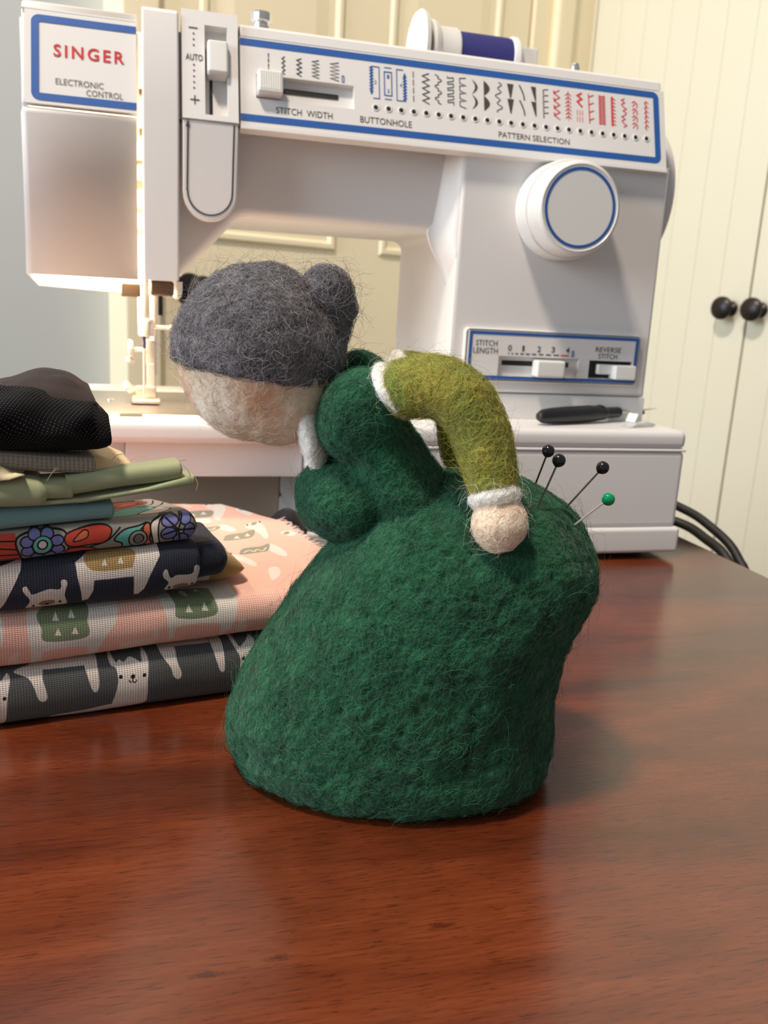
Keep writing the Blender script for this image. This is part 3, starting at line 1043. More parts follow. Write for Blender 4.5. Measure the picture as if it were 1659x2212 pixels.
# needle plate
npl = obj('needle_plate', rbox(-0.068, 0.088, 0.5000, 0.6065, 0.0812, 0.0822, 0.0004, 2), STEEL, mc)
obj('slot', rbox(-0.0135, -0.0015, 0.4890, 0.4992, 0.0810, 0.08165), DARK, mc)  # solid dark box, its colour stands in for the shade of a recess
obj('feed_slot', rbox(-0.008, 0.008, 0.535, 0.560, 0.0820, 0.08225), DARK, npl)
obj('guide_line', rbox(0.0235, 0.0243, 0.515, 0.575, 0.0820, 0.0823), CHROME, npl)
obj('guide_line', rbox(-0.012, 0.014, 0.522, 0.5226, 0.0820, 0.0823), CHROME, npl)
for x, y in ((-0.020, 0.556), (0.030, 0.568)):
    obj('screw', lathe([(0.0024, 0), (0.0024, 0.0006), (0.0015, 0.0009), (0, 0.0009)], (x, y, 0.0821), (0, 0, 1), 16), CHROME, npl)

# head: hinged face cover, logo plate, strip
b = rbox(-0.0595, 0.0005, 0.5078, 0.560, 0.1495, 0.2350, 0.0035, 3)
b.normal_update()
kill = [f for f in b.faces if f.normal.x > 0.2 or f.normal.y > 0.2 or f.normal.z < -0.2 or (f.normal.z > 0.9 and f.calc_area() > 1e-4)]
bmesh.ops.delete(b, geom=kill, context='FACES')
fc = obj('face_cover', b, WHITE, mc)
fc.modifiers.new('shell', 'SOLIDIFY').thickness = 0.0020
fc.modifiers['shell'].offset = -1
b = prism([(0.5108, 0.2354), (0.5112, 0.2390), (0.5238, 0.2825), (0.5262, 0.2868), (0.5300, 0.2885), (0.5560, 0.2900), (0.5560, 0.2354)], YZ, -0.0590, -0.0028, bevel=0.0014, seg=3)
b.normal_update()
kill = [f for f in b.faces if (f.normal.x > 0.9 and f.calc_area() > 1e-4) or f.normal.y > 0.7 or f.normal.z < -0.7]
bmesh.ops.delete(b, geom=kill, context='FACES')
hc = obj('head_cover', b, WHITE, mc)
hc.modifiers.new('shell', 'SOLIDIFY').thickness = 0.0020
hc.modifiers['shell'].offset = -1
b = bmesh.new()
prism([(0.0, 0.0), (0.0, 0.0012), (-0.0558, 0.0012), (-0.0558, 0.0)], lambda p, q, h: PAN.pt(-0.0030 + p, h, q - 0.0010), 0.0448, 0.0456, b)
obj('lid_seam', b, WHITE, mc)
back = obj('head_back', prism([(-0.0640, 0.288), (-0.0655, 0.1535), (-0.0590, 0.1468), (0.0185, 0.1440), (0.0185, 0.288)], XZ, 0.559, 0.590, bevel=0.002, seg=2, both=True), WHITE, mc)
obj('head_wall', rbox(-0.0640, -0.0600, 0.5575, 0.590, 0.154, 0.287, 0.001), WHITE, mc)
obj('strip', prism([(0.5064, 0.1535), (0.5064, 0.2395), (0.5205, 0.2890), (0.5235, 0.2912), (0.5600, 0.2912), (0.5560, 0.1535)], YZ, -0.0003, 0.0184, bevel=0.0012, seg=3, both=True), WHITE, mc)
# what shows in the slit: lamp, thread take-up and frame
obj('lamp_bulb', lathe([(0.0, 0.0), (0.004, 0.001), (0.0062, 0.006), (0.0062, 0.026), (0.004, 0.031), (0.004, 0.036)], (-0.030, 0.5335, 0.176), (0, 0, 1), 20),
    (lambda m: (m.node_tree.nodes['Principled BSDF'].inputs['Emission Color'].__setattr__('default_value', (1, 0.72, 0.42, 1)), m.node_tree.nodes['Principled BSDF'].inputs['Emission Strength'].__setattr__('default_value', 60.0), m)[2])(material('lit_bulb_glass', (0.9, 0.8, 0.6, 1), 0.3)), mc)
ld = bpy.data.lights.new('sewing_lamp', 'POINT')
ld.energy = 0.8
ld.color = (1.0, 0.70, 0.42)
ld.shadow_soft_size = 0.005
lo = bpy.data.objects.new('sewing_lamp', ld)
COL.objects.link(lo)
lo.location = (-0.022, 0.5335, 0.163)
for z in (0.178, 0.190, 0.203, 0.216, 0.231, 0.252):
    obj('mechanism_bar', rbox(-0.0055, 0.0010, 0.545, 0.550, z, z + 0.0045 * random.uniform(0.5, 1.4), 0.0005, 1), BRACKET, mc)
obj('take_up_lever', rbox(-0.0038, -0.0020, 0.528, 0.5305, 0.225, 0.279, 0.0004, 1), CHROME, mc)

# logo plate on the head
obj('logo_plate', holed_plate(PAN, -0.0572, -0.0030, -0.0040, 0.0442, [], 0.0012, h=0.0006), WHITE, mc, smooth=0)
b = bmesh.new()
arc = lambda cu, cv, r, a0, a1: [(cu + r * math.cos(math.radians(a0 + (a1 - a0) * k / 6)), cv + r * math.sin(math.radians(a0 + (a1 - a0) * k / 6))) for k in range(7)]
stroke(PAN, [(-0.0030, 0.0400)] + arc(-0.0500, 0.0378, 0.0022, 90, 180) + arc(-0.0500, 0.0018, 0.0022, 180, 270) + [(-0.0030, -0.0004)], 0.0037, b, h=0.0009)
obj('blue_outline', b, BLUE, mc, smooth=0)
lettering('brand_lettering', 'SINGER', PAN, -0.0434, -0.0090, 0.0210, 0.0276, REDLOGO, mc, bold=0.018, h=0.0009, space=1.3)
lettering('small_lettering', 'ELECTRONIC', PAN, -0.0425, -0.0193, 0.0068, 0.0100, GREYP, mc, h=0.0009)
lettering('small_lettering', 'CONTROL', PAN, -0.0277, -0.0098, 0.0024, 0.0056, GREYP, mc, h=0.0009)

# thread tension unit
ten = obj('tension_unit', holed_plate(PAN, 0.0200, 0.0492, -0.0040, 0.0545, [(0.0318, 0.0436, -0.0012, 0.0470, 0.0060)], 0.012, h=0.0022), WHITE, mc, smooth=0)
poly = [(0.0200, 0.2362), (0.0200, 0.2010)] + fillet(0.0345, 0.2005, 0.0145, 180, 360, 14) + [(0.0492, 0.2362)]
obj('tension_shield', prism(poly, XZ, 0.5074, 0.5160, bevel=0.0012, seg=3), WHITE, ten)
b = bmesh.new()
stroke(UPR, [(0.0228, 0.2325), (0.0225, 0.2010)] + fillet(0.0345, 0.2008, 0.0118, 180, 360, 14) + [(0.0468, 0.2355)], 0.00085, b, h=-0.0003)
flat(UPR, [(0.0228, 0.2365), (0.0216, 0.2325), (0.0240, 0.2325)], b, h=-0.0003)
obj('arrow_print', b, BLACKP, ten, smooth=0)
b = bmesh.new()
flat(PAN, rrect(0.0345, 0.0361, 0.0002, 0.0405, 0.0006), b, h=-0.0036)
obj('slot', b, DARK, ten, smooth=0)
b = rbox(-0.0054, 0.0054, -0.0088, 0.0088, -0.004, 0.0060, 0.0014, 3)
for v in b.verts:
    v.co = PAN.pt(0.0384 + v.co.x, 0.0290 + v.co.y, v.co.z)
obj('tension_slider', b, WHITE2, ten)
b = bmesh.new()
stroke(PAN, [(0.0236, 0.0446), (0.0282, 0.0446)], 0.0006, b, h=0.0025)
stroke(PAN, [(0.0240, 0.0060), (0.0288, 0.0060)], 0.0006, b, h=0.0025)
stroke(PAN, [(0.0264, 0.0036), (0.0264, 0.0084)], 0.0006, b, h=0.0025)
for v in (0.0415, 0.0384, 0.0353, 0.0247, 0.0216, 0.0185, 0.0154, 0.0123):
    flat(PAN, [(0.0261 + 0.0005 * math.cos(k), v + 0.0005 * math.sin(k)) for k in np.linspace(0, 2 * math.pi, 10)[:-1]], b, h=0.0025)
tag(obj('scale_print', b, BLACKP, ten, smooth=0), kind='stuff')
lettering('small_lettering', 'AUTO', PAN, 0.0219, 0.0307, 0.0270, 0.0305, BLACKP, ten, h=0.0025, bold=0.01)

# pattern panel
pp = obj('pattern_panel', holed_plate(PAN, 0.0503, 0.3082, -0.0034, 0.0448, [(0.0590, 0.1130, 0.0118, 0.0250, 0.0038)], 0.0050), WHITE, mc, smooth=0)
b = bmesh.new()
prism([(0.0503, 0), (0.3084, 0), (0.3084, 0.0022), (0.0503, 0.0022)], lambda p, q, h: PAN.pt(p, -0.0056 + q, h), 0.0004, -0.006, b)
obj('panel_lip', b, WHITE, mc)
b = bmesh.new()
stroke(PAN, [(0.0505, 0.0420)] + arc(0.3000, 0.0396, 0.0023, 90, 0) + arc(0.3003, 0.0037, 0.0023, 0, -90) + [(0.0505, 0.0006)], 0.0038, b, h=0.0002)
obj('blue_outline', b, BLUE, pp, smooth=0)
b = bmesh.new()
flat(PAN, rrect(0.0720, 0.1048, 0.0178, 0.0206, 0.0007), b, h=-0.0034)
obj('slot', b, DARK, pp, smooth=0)
b = rbox(-0.0068, 0.0068, -0.0062, 0.0062, -0.003, 0.0062, 0.0012, 3)
for k in range(9):
    rbox(-0.0055 + k * 0.00125, -0.0049 + k * 0.00125, -0.0045, 0.0050, 0.006, 0.0065, bm=b)
for v in b.verts:
    v.co = PAN.pt(0.0660 + v.co.x, 0.0190 + v.co.y, v.co.z)
obj('width_slider', b, WHITE2, pp)
lettering('small_lettering', 'STITCH  WIDTH', PAN, 0.0694, 0.1005, 0.0046, 0.0082, BLACKP, pp)
lettering('small_lettering', 'BUTTONHOLE', PAN, 0.1162, 0.1460, 0.0048, 0.0084, BLACKP, pp)
lettering('small_lettering', 'PATTERN SELECTION', PAN, 0.1985, 0.2435, 0.0050, 0.0084, BLACKP, pp)


def zig(u, w, n, v0, v1, mid=None):
    q = []
    for k in range(n * 2 + 1):
        q.append((u + (w if k % 2 else -w) * (-1), v1 + (v0 - v1) * k / (n * 2)))
    return q


# stitch-width marks
b = bmesh.new()
for k in range(4):
    stroke(PAN, [(0.0657 + k * 1e-5, 0.0373 - k * 0.0029), (0.0657, 0.0351 - k * 0.0029)], 0.0006, b)
for u, w, n, v1, v0 in ((0.0738, 0.0008, 4, 0.0365, 0.0266), (0.0824, 0.0013, 4, 0.0366, 0.0266), (0.0915, 0.0019, 5, 0.0367, 0.0267), (0.1021, 0.0024, 5, 0.0368, 0.0266)):
    stroke(PAN, zig(u, w, n, v0, v1), 0.00055, b)
# pattern symbols, black
U = [0.1253 + 0.00738 * k for k in range(24)]
V0, V1 = 0.0196, 0.0374
S = lambda pts, w=0.0005: stroke(PAN, pts, w, b)
for k in range(4):
    S([(U[3], V1 - k * 0.0046), (U[3], V1 - k * 0.0046 - 0.0036)])
S(zig(U[4], 0.0020, 5, V0, V1), 0.0006)
q = []
for k in range(5):
    v = V1 - k * (V1 - V0) / 5
    h = (V1 - V0) / 5
    d = 1 if k % 2 == 0 else -1
    q += [(U[5] - d * 0.0019, v), (U[5] + d * 0.0002, v - h * .3), (U[5] - d * .0002, v - h * .6), (U[5] + d * .0018, v - h * .8)]
S(q)
q = []
for k in range(5):
    v = V1 - k * (V1 - V0) / 5
    h = (V1 - V0) / 5
    q += [(U[6] - .0018, v), (U[6] - .0016, v - h * .35), (U[6] + .0018, v - h * .2), (U[6] + .0018, v - h * .75)]
S(q)
q = []
for k in range(4):
    v = V1 - k * (V1 - V0) / 4
    h = (V1 - V0) / 4
    q += [(U[7] + .002, v), (U[7] - .0018, v - h * .12), (U[7] - .0018, v - h * .75)]
S(q + [(U[7] + .002, V0)])
for c, fillit in ((8, 1), (9, 2)):
    for k in range(2):
        v = V1 - k * 0.0089
        out = [(U[c] - .0018 + .0036 * math.sin(math.pi * t), v - 0.0089 * t) for t in np.linspace(0, 1, 9)]
        inn = [(U[c] - .0018 + (.0020 if fillit == 1 else 0) * math.sin(math.pi * t), v - 0.0089 * t) for t in np.linspace(0.06, 0.94, 7)][::-1]
        flat(PAN, out[::-1] + inn[::-1], b)
S([(U[10] + 0.0014 * math.sin(k * .95) + .0008 * math.sin(k * .37), V1 - k * (V1 - V0) / 26) for k in range(27)])
for k in range(2):
    v = V1 - k * 0.0090
    flat(PAN, [(U[11] - .0020, v), (U[11] - .0003, v - .0085), (U[11] + .0003, v - .0085), (U[11] + .0020, v)], b)
    S([(U[12] - .0017 + .0030 * math.sin(math.pi * .5 * t), v - .0088 * t) for t in np.linspace(0, 1, 8)], 0.0008)
    flat(PAN, [(U[13] - .0018, v), (U[13] + .0008, v - .0085), (U[13] + .0014, v - .0085), (U[13] + .0014, v)], b)
for k in range(5):
    v = V1 - .0006 - k * 0.0035
    S([(U[14] + .0018, v), (U[14] - .0010, v - .0004), (U[14] - .0015, v - .0014), (U[14] - .0010, v - .0024), (U[14] - .0016, v - .0034)])
tag(obj('stitch_symbols', b, BLACKP, pp, smooth=0), kind='stuff')
# buttonhole signs in blue
b = bmesh.new()
S([(U[0] - .0018, V1), (U[0] + .0022, V1), (U[0] + .0022, V0 - .0002), (U[0] - .0014, V0 - .0002)])
S([(U[1] - .0022, V1 + .0002), (U[1] + .0020, V1 + .0002)])
stroke(PAN, [(U[1] - .0022, V1 - .0022), (U[1] + .0020, V1 - .0022), (U[1] + .0020, V0 + .0022), (U[1] - .0022, V0 + .0022)], .0006, b, True)
S([(U[1] - .0022, V0), (U[1] + .0020, V0)])
S([(U[2] + .0015, V1), (U[2] - .0024, V1), (U[2] - .0024, V0), (U[2] + .0018, V0)])
for c, sg in ((0, 1), (2, -1)):
    u = U[c] - .0023 * sg
    va, vb = (V1, V0 + .004) if sg > 0 else (V0, V1 - .004)
    stroke(PAN, zig(u, .0006, 8, va, vb), .0009, b)
    flat(PAN, [(u - .0011, vb), (u + .0011, vb), (u, vb - .0026 * sg)][::sg], b)
stroke(PAN, rrect(0.1063, 0.1074, 0.0262, 0.0298, .0004), .0005, b, True)
tag(obj('buttonhole_signs', b, BLUE, pp, smooth=0), kind='stuff')
for c, t, v in ((0, '2', 0.0275), (1, '1', 0.0315), (1, '3', 0.0232), (2, '4', 0.0275)):
    lettering('small_lettering', t, PAN, U[c] - .0006, U[c] + .0006, v, v + .0022, BLUE, pp)
# red patterns
b = bmesh.new()
S(zig(U[15], .0018, 4, V0, V1), .0006)
for k in range(4):
    S([(U[15] - .0019, V1 - .0006 - k * .0044), (U[15] - .0013, V1 - .0028 - k * .0044)], .0010)
for k in range(7):
    v = V1 - .001 - k * .0023
    S([(U[16] - .0019, v - .0018), (U[16], v), (U[16] + .0019, v - .0018)])
S([(U[16], V1), (U[16], V0)], .0004)
S([(U[17] + .0016, V1), (U[17] - .0014, V1 - .0018), (U[17] + .0014, V1 - .0036), (U[17] - .0014, V1 - .0055), (U[17] + .0018, V1 - .0086)], .0011)
for du in (-.0017, 0, .0017):
    for k in range(2):
        S([(U[17] + du, V0 + .0001 + k * .0040), (U[17] + du, V0 + .0033 + k * .0040)], .0004)
S([(U[18] - .0014, V1), (U[18] - .0010, V0)], .0007)
for k in range(4):
    S([(U[18] - .0011, V1 - .0018 - k * .0047), (U[18] + .0020, V1 - .0004 - k * .0047)], .0006)
S(zig(U[19], .0018, 6, V0, V1), .0005)
S(zig(U[19], -.0018, 6, V0, V1), .0005)
S([(U[19] - .0019, V1), (U[19] - .0019, V0)], .0004)
S([(U[19] + .0019, V1), (U[19] + .0019, V0)], .0004)
S([(U[20] - .0006, V1), (U[20] - .0006, V0)], .0015)
for k in range(8):
    S([(U[20], V1 - .001 - k * .0022), (U[20] + .0018, V1 - .0018 - k * .0022)], .0005)
S([(U[21] + (.0016 if k % 2 else -.0006) * (1 if (k // 4) % 2 else -1), V1 - k * (V1 - V0) / 14) for k in range(15)], .0006)
for k in range(4):
    v = V1 - .001 - k * .0044
    S([(U[22] - .0019, v - .0012), (U[22] - .0003, v), (U[22] + .0016, v - .0016), (U[22] + .0013, v - .0040)], .0006)
    S([(U[22] + .0004, v - .0012), (U[22] - .0016, v - .0034)], .0005)
S(zig(U[23], .0006, 6, V0, V1), .0007)
for k in range(6):
    S([(U[23], V1 - .0004 - k * .0029), (U[23] + .0020, V1 - .0014 - k * .0029)], .0005)
tag(obj('red_stitch_symbols', b, REDP, pp, smooth=0), kind='stuff')
hole = None
for k, u in enumerate(U):
    b = lathe([(0.0021, 0.0), (0.0019, 0.0004), (0.0014, 0.0004), (0.00135, 0.0002), (0.0, 0.0002)], (0, 0, 0), PAN.n, 14)
    for f in b.faces:
        f.material_index = 1 if f.calc_center_median().length < 0.00120 else 0
    if hole is None:
        hole = obj('indicator_hole', b, [WHITE, DARK], pp, smooth=30)
        h0 = hole
        for v in hole.data.vertices:
            v.co += Vector(mc.location)
    else:
        b.free()
        h0 = hole.copy()
        COL.objects.link(h0)
    h0.location = PAN.pt(u, 0.0141) - Vector(mc.location)

# stitch length panel
sp = obj('stitch_length_panel', holed_plate(LOW, 0.1888, 0.3044, 0.1062, 0.1352, [(0.2094, 0.2637, 0.1078, 0.1205, 0.0030), (0.2710, 0.3018, 0.1084, 0.1200, 0.0030)], 0.0031, h=0.0019), WHITE, mc, smooth=0)
b = prism(rrect(0.1868, 0.3060, 0.1045, 0.1368, 0.003), XZ, 0.5102, 0.516, bevel=0.0008, seg=2)
kill = [f for f in b.faces if f.normal.y < -0.95 and f.calc_area() > 1e-3]
bmesh.ops.delete(b, geom=kill, context='FACES')
obj('panel_rim', b, WHITE, sp)
b = bmesh.new()
stroke(LOW, [(0.1905, 0.1074), (0.1905, 0.1340), (0.3031, 0.1340), (0.3031, 0.1074)], 0.0019, b, True, h=0.0021)
obj('blue_outline', b, BLUE, sp, smooth=0)
b = bmesh.new()
flat(LOW, [(0.2128, 0.1148), (0.2580, 0.1148), (0.2580, 0.1178), (0.2128, 0.1178)], b, h=-0.0009)
flat(LOW, [(0.2712, 0.1090), (0.3016, 0.1090), (0.3016, 0.1199), (0.2712, 0.1199)], b, h=-0.0009)
obj('slot', b, DARK, sp, smooth=0)  # flat black faces, the shade of deep slots put into the colour
obj('length_slider', rbox(0.2330, 0.2522, 0.5040, 0.5128, 0.1085, 0.1190, 0.0014, 3), WHITE2, sp)
b = rbox(0.2770, 0.2900, 0.5085, 0.5128, 0.1115, 0.1178, 0.0008, 2)
rbox(0.2865, 0.3010, 0.5030, 0.5128, 0.1088, 0.1178, 0.001, 2, b)
obj('reverse_lever', b, WHITE2, sp)
b = bmesh.new()
x = 0.2152
for k, L in enumerate((.0008, .0012, .0017, .0022, .0026, .0030, .0033, .0036, .0040)):
    stroke(LOW, [(x, 0.1222), (x + L, 0.1222)], 0.0008, b, h=0.0021)
    x += L + 0.0015
tag(obj('scale_print', b, BLACKP, sp, smooth=0), kind='stuff')
b = bmesh.new()
stroke(LOW, [(0.2506, 0.1222), (0.2562, 0.1222)], 0.0009, b, h=0.0021)
obj('red_scale_mark', b, REDP, sp, smooth=0)
b = bmesh.new()
stroke(LOW, rrect(0.2584, 0.2594, 0.1216, 0.1252, 0.0003), 0.0005, b, True, h=0.0021)
obj('blue_scale_mark', b, BLUE, sp, smooth=0)
for k, u in enumerate((0.2150, 0.2245, 0.2345, 0.2440, 0.2540)):
    lettering('scale_digit', '01234'[k], LOW, u, u + (0.0024 if k != 1 else 0.0013), 0.1237, 0.1273, BLACKP, sp, h=0.0021, bold=0.01)
lettering('small_lettering', 'STITCH', LOW, 0.1938, 0.2078, 0.1262, 0.1296, BLACKP, sp, h=0.0021)
lettering('small_lettering', 'LENGTH', LOW, 0.1925, 0.2084, 0.1216, 0.1250, BLACKP, sp, h=0.0021)
lettering('small_lettering', 'REVERSE', LOW, 0.2744, 0.2921, 0.1253, 0.1285, BLACKP, sp, h=0.0021)
lettering('small_lettering', 'STITCH', LOW, 0.2767, 0.2900, 0.1212, 0.1244, BLACKP, sp, h=0.0021)

# pattern dial
DC = (0.2416, 0.5130, 0.2072)
dial = obj('pattern_dial', lathe([(0.0284, 0.0), (0.0284, 0.0125), (0.0277, 0.0135), (0.0266, 0.0137), (0.0262, 0.0255), (0.0250, 0.0275), (0.0238, 0.0280), (0.0234, 0.0276), (0.0, 0.0276)], DC, (0, -1, 0), 64), WHITE2, mc, smooth=40)
b = lathe([(0.0222, 0.0278), (0.0205, 0.0278)], DC, (0, -1, 0), 64)
kill = [f for f in b.faces if len(f.verts) > 4]
bmesh.ops.delete(b, geom=kill, context='FACES')
obj('blue_ring', b, BLUE, dial, smooth=0)
# handwheel on the far end
obj('handwheel', lathe([(0.0, -0.004), (0.040, -0.004), (0.046, -0.002), (0.049, 0.002), (0.050, 0.008), (0.049, 0.013), (0.046, 0.0155), (0.030, 0.016), (0.0, 0.016)], (0.3190, 0.585, 0.2270), (1, 0, 0), 56), WHITE, mc)

# needle, presser foot
obj('head_bracket', rbox(-0.0125, -0.0020, 0.5255, 0.5290, 0.1437, 0.1512, 0.0006, 1), BRACKET, mc)
obj('head_bracket', rbox(0.0030, 0.0162, 0.5255, 0.5290, 0.1450, 0.1534, 0.0010, 1), BRACKET, mc)
obj('thread_guide', lathe([(0.0030, 0.0), (0.0030, -0.005), (0.0024, -0.0085), (0.001, -0.0098), (0.0, -0.010)], (0.0185, 0.5420, 0.1535), (0, 0, 1), 24), WHITE2, mc)
nb = obj('needle_bar', lathe([(0.0033, 0.128), (0.0033, 0.160)], (-0.0006, 0.5455, 0), (0, 0, 1), 20), SATIN, mc)
obj('needle_clamp', lathe([(0.0040, 0.1215), (0.0046, 0.1225), (0.0046, 0.1300), (0.0038, 0.1315)], (0.0008, 0.5450, 0), (0, 0, 1), 20), SATIN, nb)
b = tube([(0.0044, 0.5445, 0.1268), (0.0150, 0.5445, 0.1268)], 0.0013, 12)
lathe([(0.0, 0), (0.0018, 0.0003), (0.0018, 0.004), (0.0, 0.0043)], (0.0140, 0.5445, 0.1268), (1, 0, 0), 12, b)
obj('clamp_screw', b, SATIN, nb)
obj('needle', tube([(-0.0004, 0.5452, 0.1145), (-0.0004, 0.5452, 0.1120), (-0.0006, 0.5452, 0.0880), (-0.0007, 0.5452, 0.0855)], [0.0011, 0.0007, 0.0006, 0.0001], 10), SATIN, nb)
obj('needle_shank', tube([(-0.0002, 0.5452, 0.1225), (-0.0002, 0.5452, 0.1140)], 0.0010, 10), BLUED, nb)
pb = obj('presser_bar', tube([(0.0055, 0.556, 0.098), (0.0055, 0.556, 0.165)], 0.0024, 14), SATIN, mc)
obj('presser_lever', rbox(0.0080, 0.0108, 0.5600, 0.5640, 0.1330, 0.1470, 0.0010, 2), BLACKPL, mc)
obj('foot_clamp', rbox(0.0005, 0.0062, 0.5520, 0.5590, 0.1040, 0.1190, 0.0008, 2), SATIN, pb)
b = tube([(-0.0060, 0.5530, 0.1130), (0.0010, 0.5530, 0.1130)], 0.0014, 12)
lathe([(0.0, 0), (0.0056, 0.0004), (0.0060, 0.0016), (0.0050, 0.0032), (0.0, 0.0036)], (-0.0100, 0.5530, 0.1130), (1, 0, 0), 20, b)
lathe([(0.0, 0), (0.0026, 0.0004), (0.0026, 0.0026), (0.0, 0.003)], (-0.0095, 0.5515, 0.1055), (0.5, 0, 0.8), 14, b)
obj('thumb_screw', b, SATIN, pb)
pf = obj('presser_foot', rbox(-0.0075, 0.0085, 0.5350, 0.5620, 0.0828, 0.0846, 0.0006, 2), SATIN, pb)
b = rbox(-0.0055, 0.0065, 0.5480, 0.5580, 0.0846, 0.0915, 0.0012, 2)
rbox(0.0010, 0.0060, 0.5510, 0.5590, 0.0900, 0.1050, 0.0010, 2, b)
lathe([(0.0, 0), (0.0040, 0.001), (0.0042, 0.003), (0.0, 0.004)], (-0.0110, 0.546, 0.0900), (0.7, -0.2, 0.5), 16, b)
obj('ankle', b, SATIN, pb)
obj('needle_thread', tube([(0.0165, 0.5440, 0.1275), (0.0205, 0.5420, 0.1250), (0.0225, 0.5400, 0.1200)], 0.0003, 6, smooth_n=4), WHITE2, nb)

# on the lid
obj('tension_knob', lathe([(0.0058, 0.2905), (0.0058, 0.2985), (0.0050, 0.2992), (0.0050, 0.3002), (0.0064, 0.3012), (0.0064, 0.3050), (0.0056, 0.3060), (0.0, 0.3060)], (0.0660, 0.5600, 0), (0, 0, 1), 12), CHROME, mc, smooth=20)
obj('bobbin_winder_spindle', lathe([(0.0035, 0.2905), (0.0035, 0.3070), (0.0026, 0.3100), (0.0, 0.3105)], (0.2795, 0.5900, 0), (0, 0, 1), 16), CHROME, mc)
obj('bobbin_stop', lathe([(0.0045, 0.2905), (0.0045, 0.3040), (0.0, 0.3045)], (0.2830, 0.5910, 0), (0, 0, 1), 16), WHITE, mc)
obj('winder_switch', lathe([(0.002, 0.2905), (0.0012, 0.2985), (0.0, 0.2990)], (0.2905, 0.5800, 0), (0, 0, 1), 12), WHITE2, mc)
SA = (0.0, 0.580, 0.3035)
X = (1, 0, 0)
obj('spool_post', rbox(0.2325, 0.2450, 0.5720, 0.5900, 0.2900, 0.3112, 0.0016, 2), WHITE, mc)
obj('spool_pin', tube([(0.166, 0.580, 0.3035), (0.236, 0.580, 0.3035)], 0.0024, 12), WHITE2, mc)
obj('spool_cap', lathe([(0.0, 0.1635), (0.012, 0.1632), (0.0205, 0.1640), (0.0222, 0.1660), (0.0215, 0.1685), (0.0160, 0.1705), (0.0060, 0.1712), (0.0, 0.1712)], SA, X, 40), WHITE2, mc)
cord = obj('power_cable', tube([(0.318, 0.600, 0.030), (0.350, 0.580, 0.024), (0.3745, 0.547, 0.0155), (0.3830, 0.522, 0.0085), (0.3890, 0.493, -0.0070), (0.3900, 0.480, -0.040), (0.3900, 0.49, -0.20), (0.39, 0.56, -0.45), (0.40, 0.62, FZ + 0.004)], 0.0032, 12, smooth_n=6), RUBBER, mc)
obj('pedal_cable', tube([(0.318, 0.590, 0.012), (0.350, 0.558, 0.0090), (0.3715, 0.536, 0.0055), (0.3770, 0.515, 0.0005), (0.3795, 0.490, -0.0085), (0.382, 0.470, -0.040), (0.3830, 0.46, -0.20), (0.39, 0.50, -0.45), (0.42, 0.52, FZ + 0.004)], 0.0034, 12, smooth_n=6), RUBBER, mc)

# thread spool on the pin
spool = thing('thread_spool', 'navy blue thread spool lying on the top of the white sewing machine', 'thread', (0.205, 0.580, 0.291))
obj('spool_flange', lathe([(0.0028, 0.1722), (0.0170, 0.1722), (0.0175, 0.1740), (0.0165, 0.1765), (0.0145, 0.1785), (0.0145, 0.1895), (0.0138, 0.1910), (0.0028, 0.1910)], SA, X, 36), WHITE2, spool, label='white plastic spool end')
obj('spool_flange', lathe([(0.0028, 0.2265), (0.0135, 0.2265), (0.0142, 0.2275), (0.0142, 0.2305), (0.0130, 0.2318), (0.0028, 0.2318)], SA, X, 36), WHITE2, spool, label='white plastic spool end')
NAVY = add_bump(material('navy_thread', srgb(42, 42, 112), 0.75), 60, 0.3, 0.0003, (60, 1, 1))
obj('thread_winding', lathe([(0.0028, 0.1905), (0.0126, 0.1906), (0.0130, 0.1935), (0.0130, 0.2245), (0.0126, 0.2270), (0.0028, 0.2270)], SA, X, 40), NAVY, spool)

# seam ripper on the bed
sr = thing('seam_ripper', 'black-handled seam ripper lying on the right end of the white machine bed', 'seam ripper', (0.262, 0.498, 0.0815))
ra = Vector((0.941, 0.338, 0.012)).normalized()
ro = Vector((0.2280, 0.4860, 0.0868))
b = lathe([(0.0, 0.0), (0.0025, 0.0008), (0.0042, 0.004), (0.0050, 0.012), (0.0054, 0.026), (0.0054, 0.044), (0.0050, 0.050), (0.0046, 0.056), (0.0043, 0.058), (0.0036, 0.060), (0.0035, 0.071), (0.0031, 0.0725), (0.0, 0.0725)], ro, ra, 24)
for k in range(7):
    p = ro + ra * (0.050 + k * 0.0) + Vector((0, 0, 0.0044))
ellipsoid(ro + ra * 0.054 + Vector((0, 0, 0.0042)), (0.003, 0.003, 0.0012), b, seg=12, rings=6)
obj('handle', b, BLACKPL, sr)
b = tube([ro + ra * 0.070, ro + ra * 0.088, ro + ra * 0.0965 + Vector((0, 0, 0.0006)), ro + ra * 0.1105 + Vector((0, 0, 0.0012))], [0.0009, 0.0008, 0.0006, 0.0001], 8)
obj('blade', b, CHROME, sr)
b = bmesh.new()
ellipsoid(ro + ra * 0.0965 + Vector((0, 0, -0.0012)), (0.0013, 0.0013, 0.0013), b, seg=12, rings=8)
obj('safety_ball', b, material('amber_ball', srgb(150, 66, 30), 0.3), sr, label='small amber ball on the short prong')
CLEAR = material('cloudy_plastic', (0.93, 0.94, 0.93, 1), 0.25, 0.0, Transmission_Weight=0.55)
lp = thing('plastic_clip', 'small cloudy white plastic clip lying against the seam ripper', 'clip', (0.297, 0.49, 0.0815))
b = rbox(-0.0022, 0.0022, -0.0035, 0.0035, 0.0, 0.0062, 0.0006, 2)
bmesh.ops.rotate(b, verts=b.verts, cent=(0, 0, 0), matrix=Matrix.Rotation(0.5, 3, 'Z') @ Matrix.Rotation(0.55, 3, 'Y'))
bmesh.ops.translate(b, verts=b.verts, vec=(0.2945, 0.491, 0.0832))
obj('clip_tab', b, WHITE2, lp)
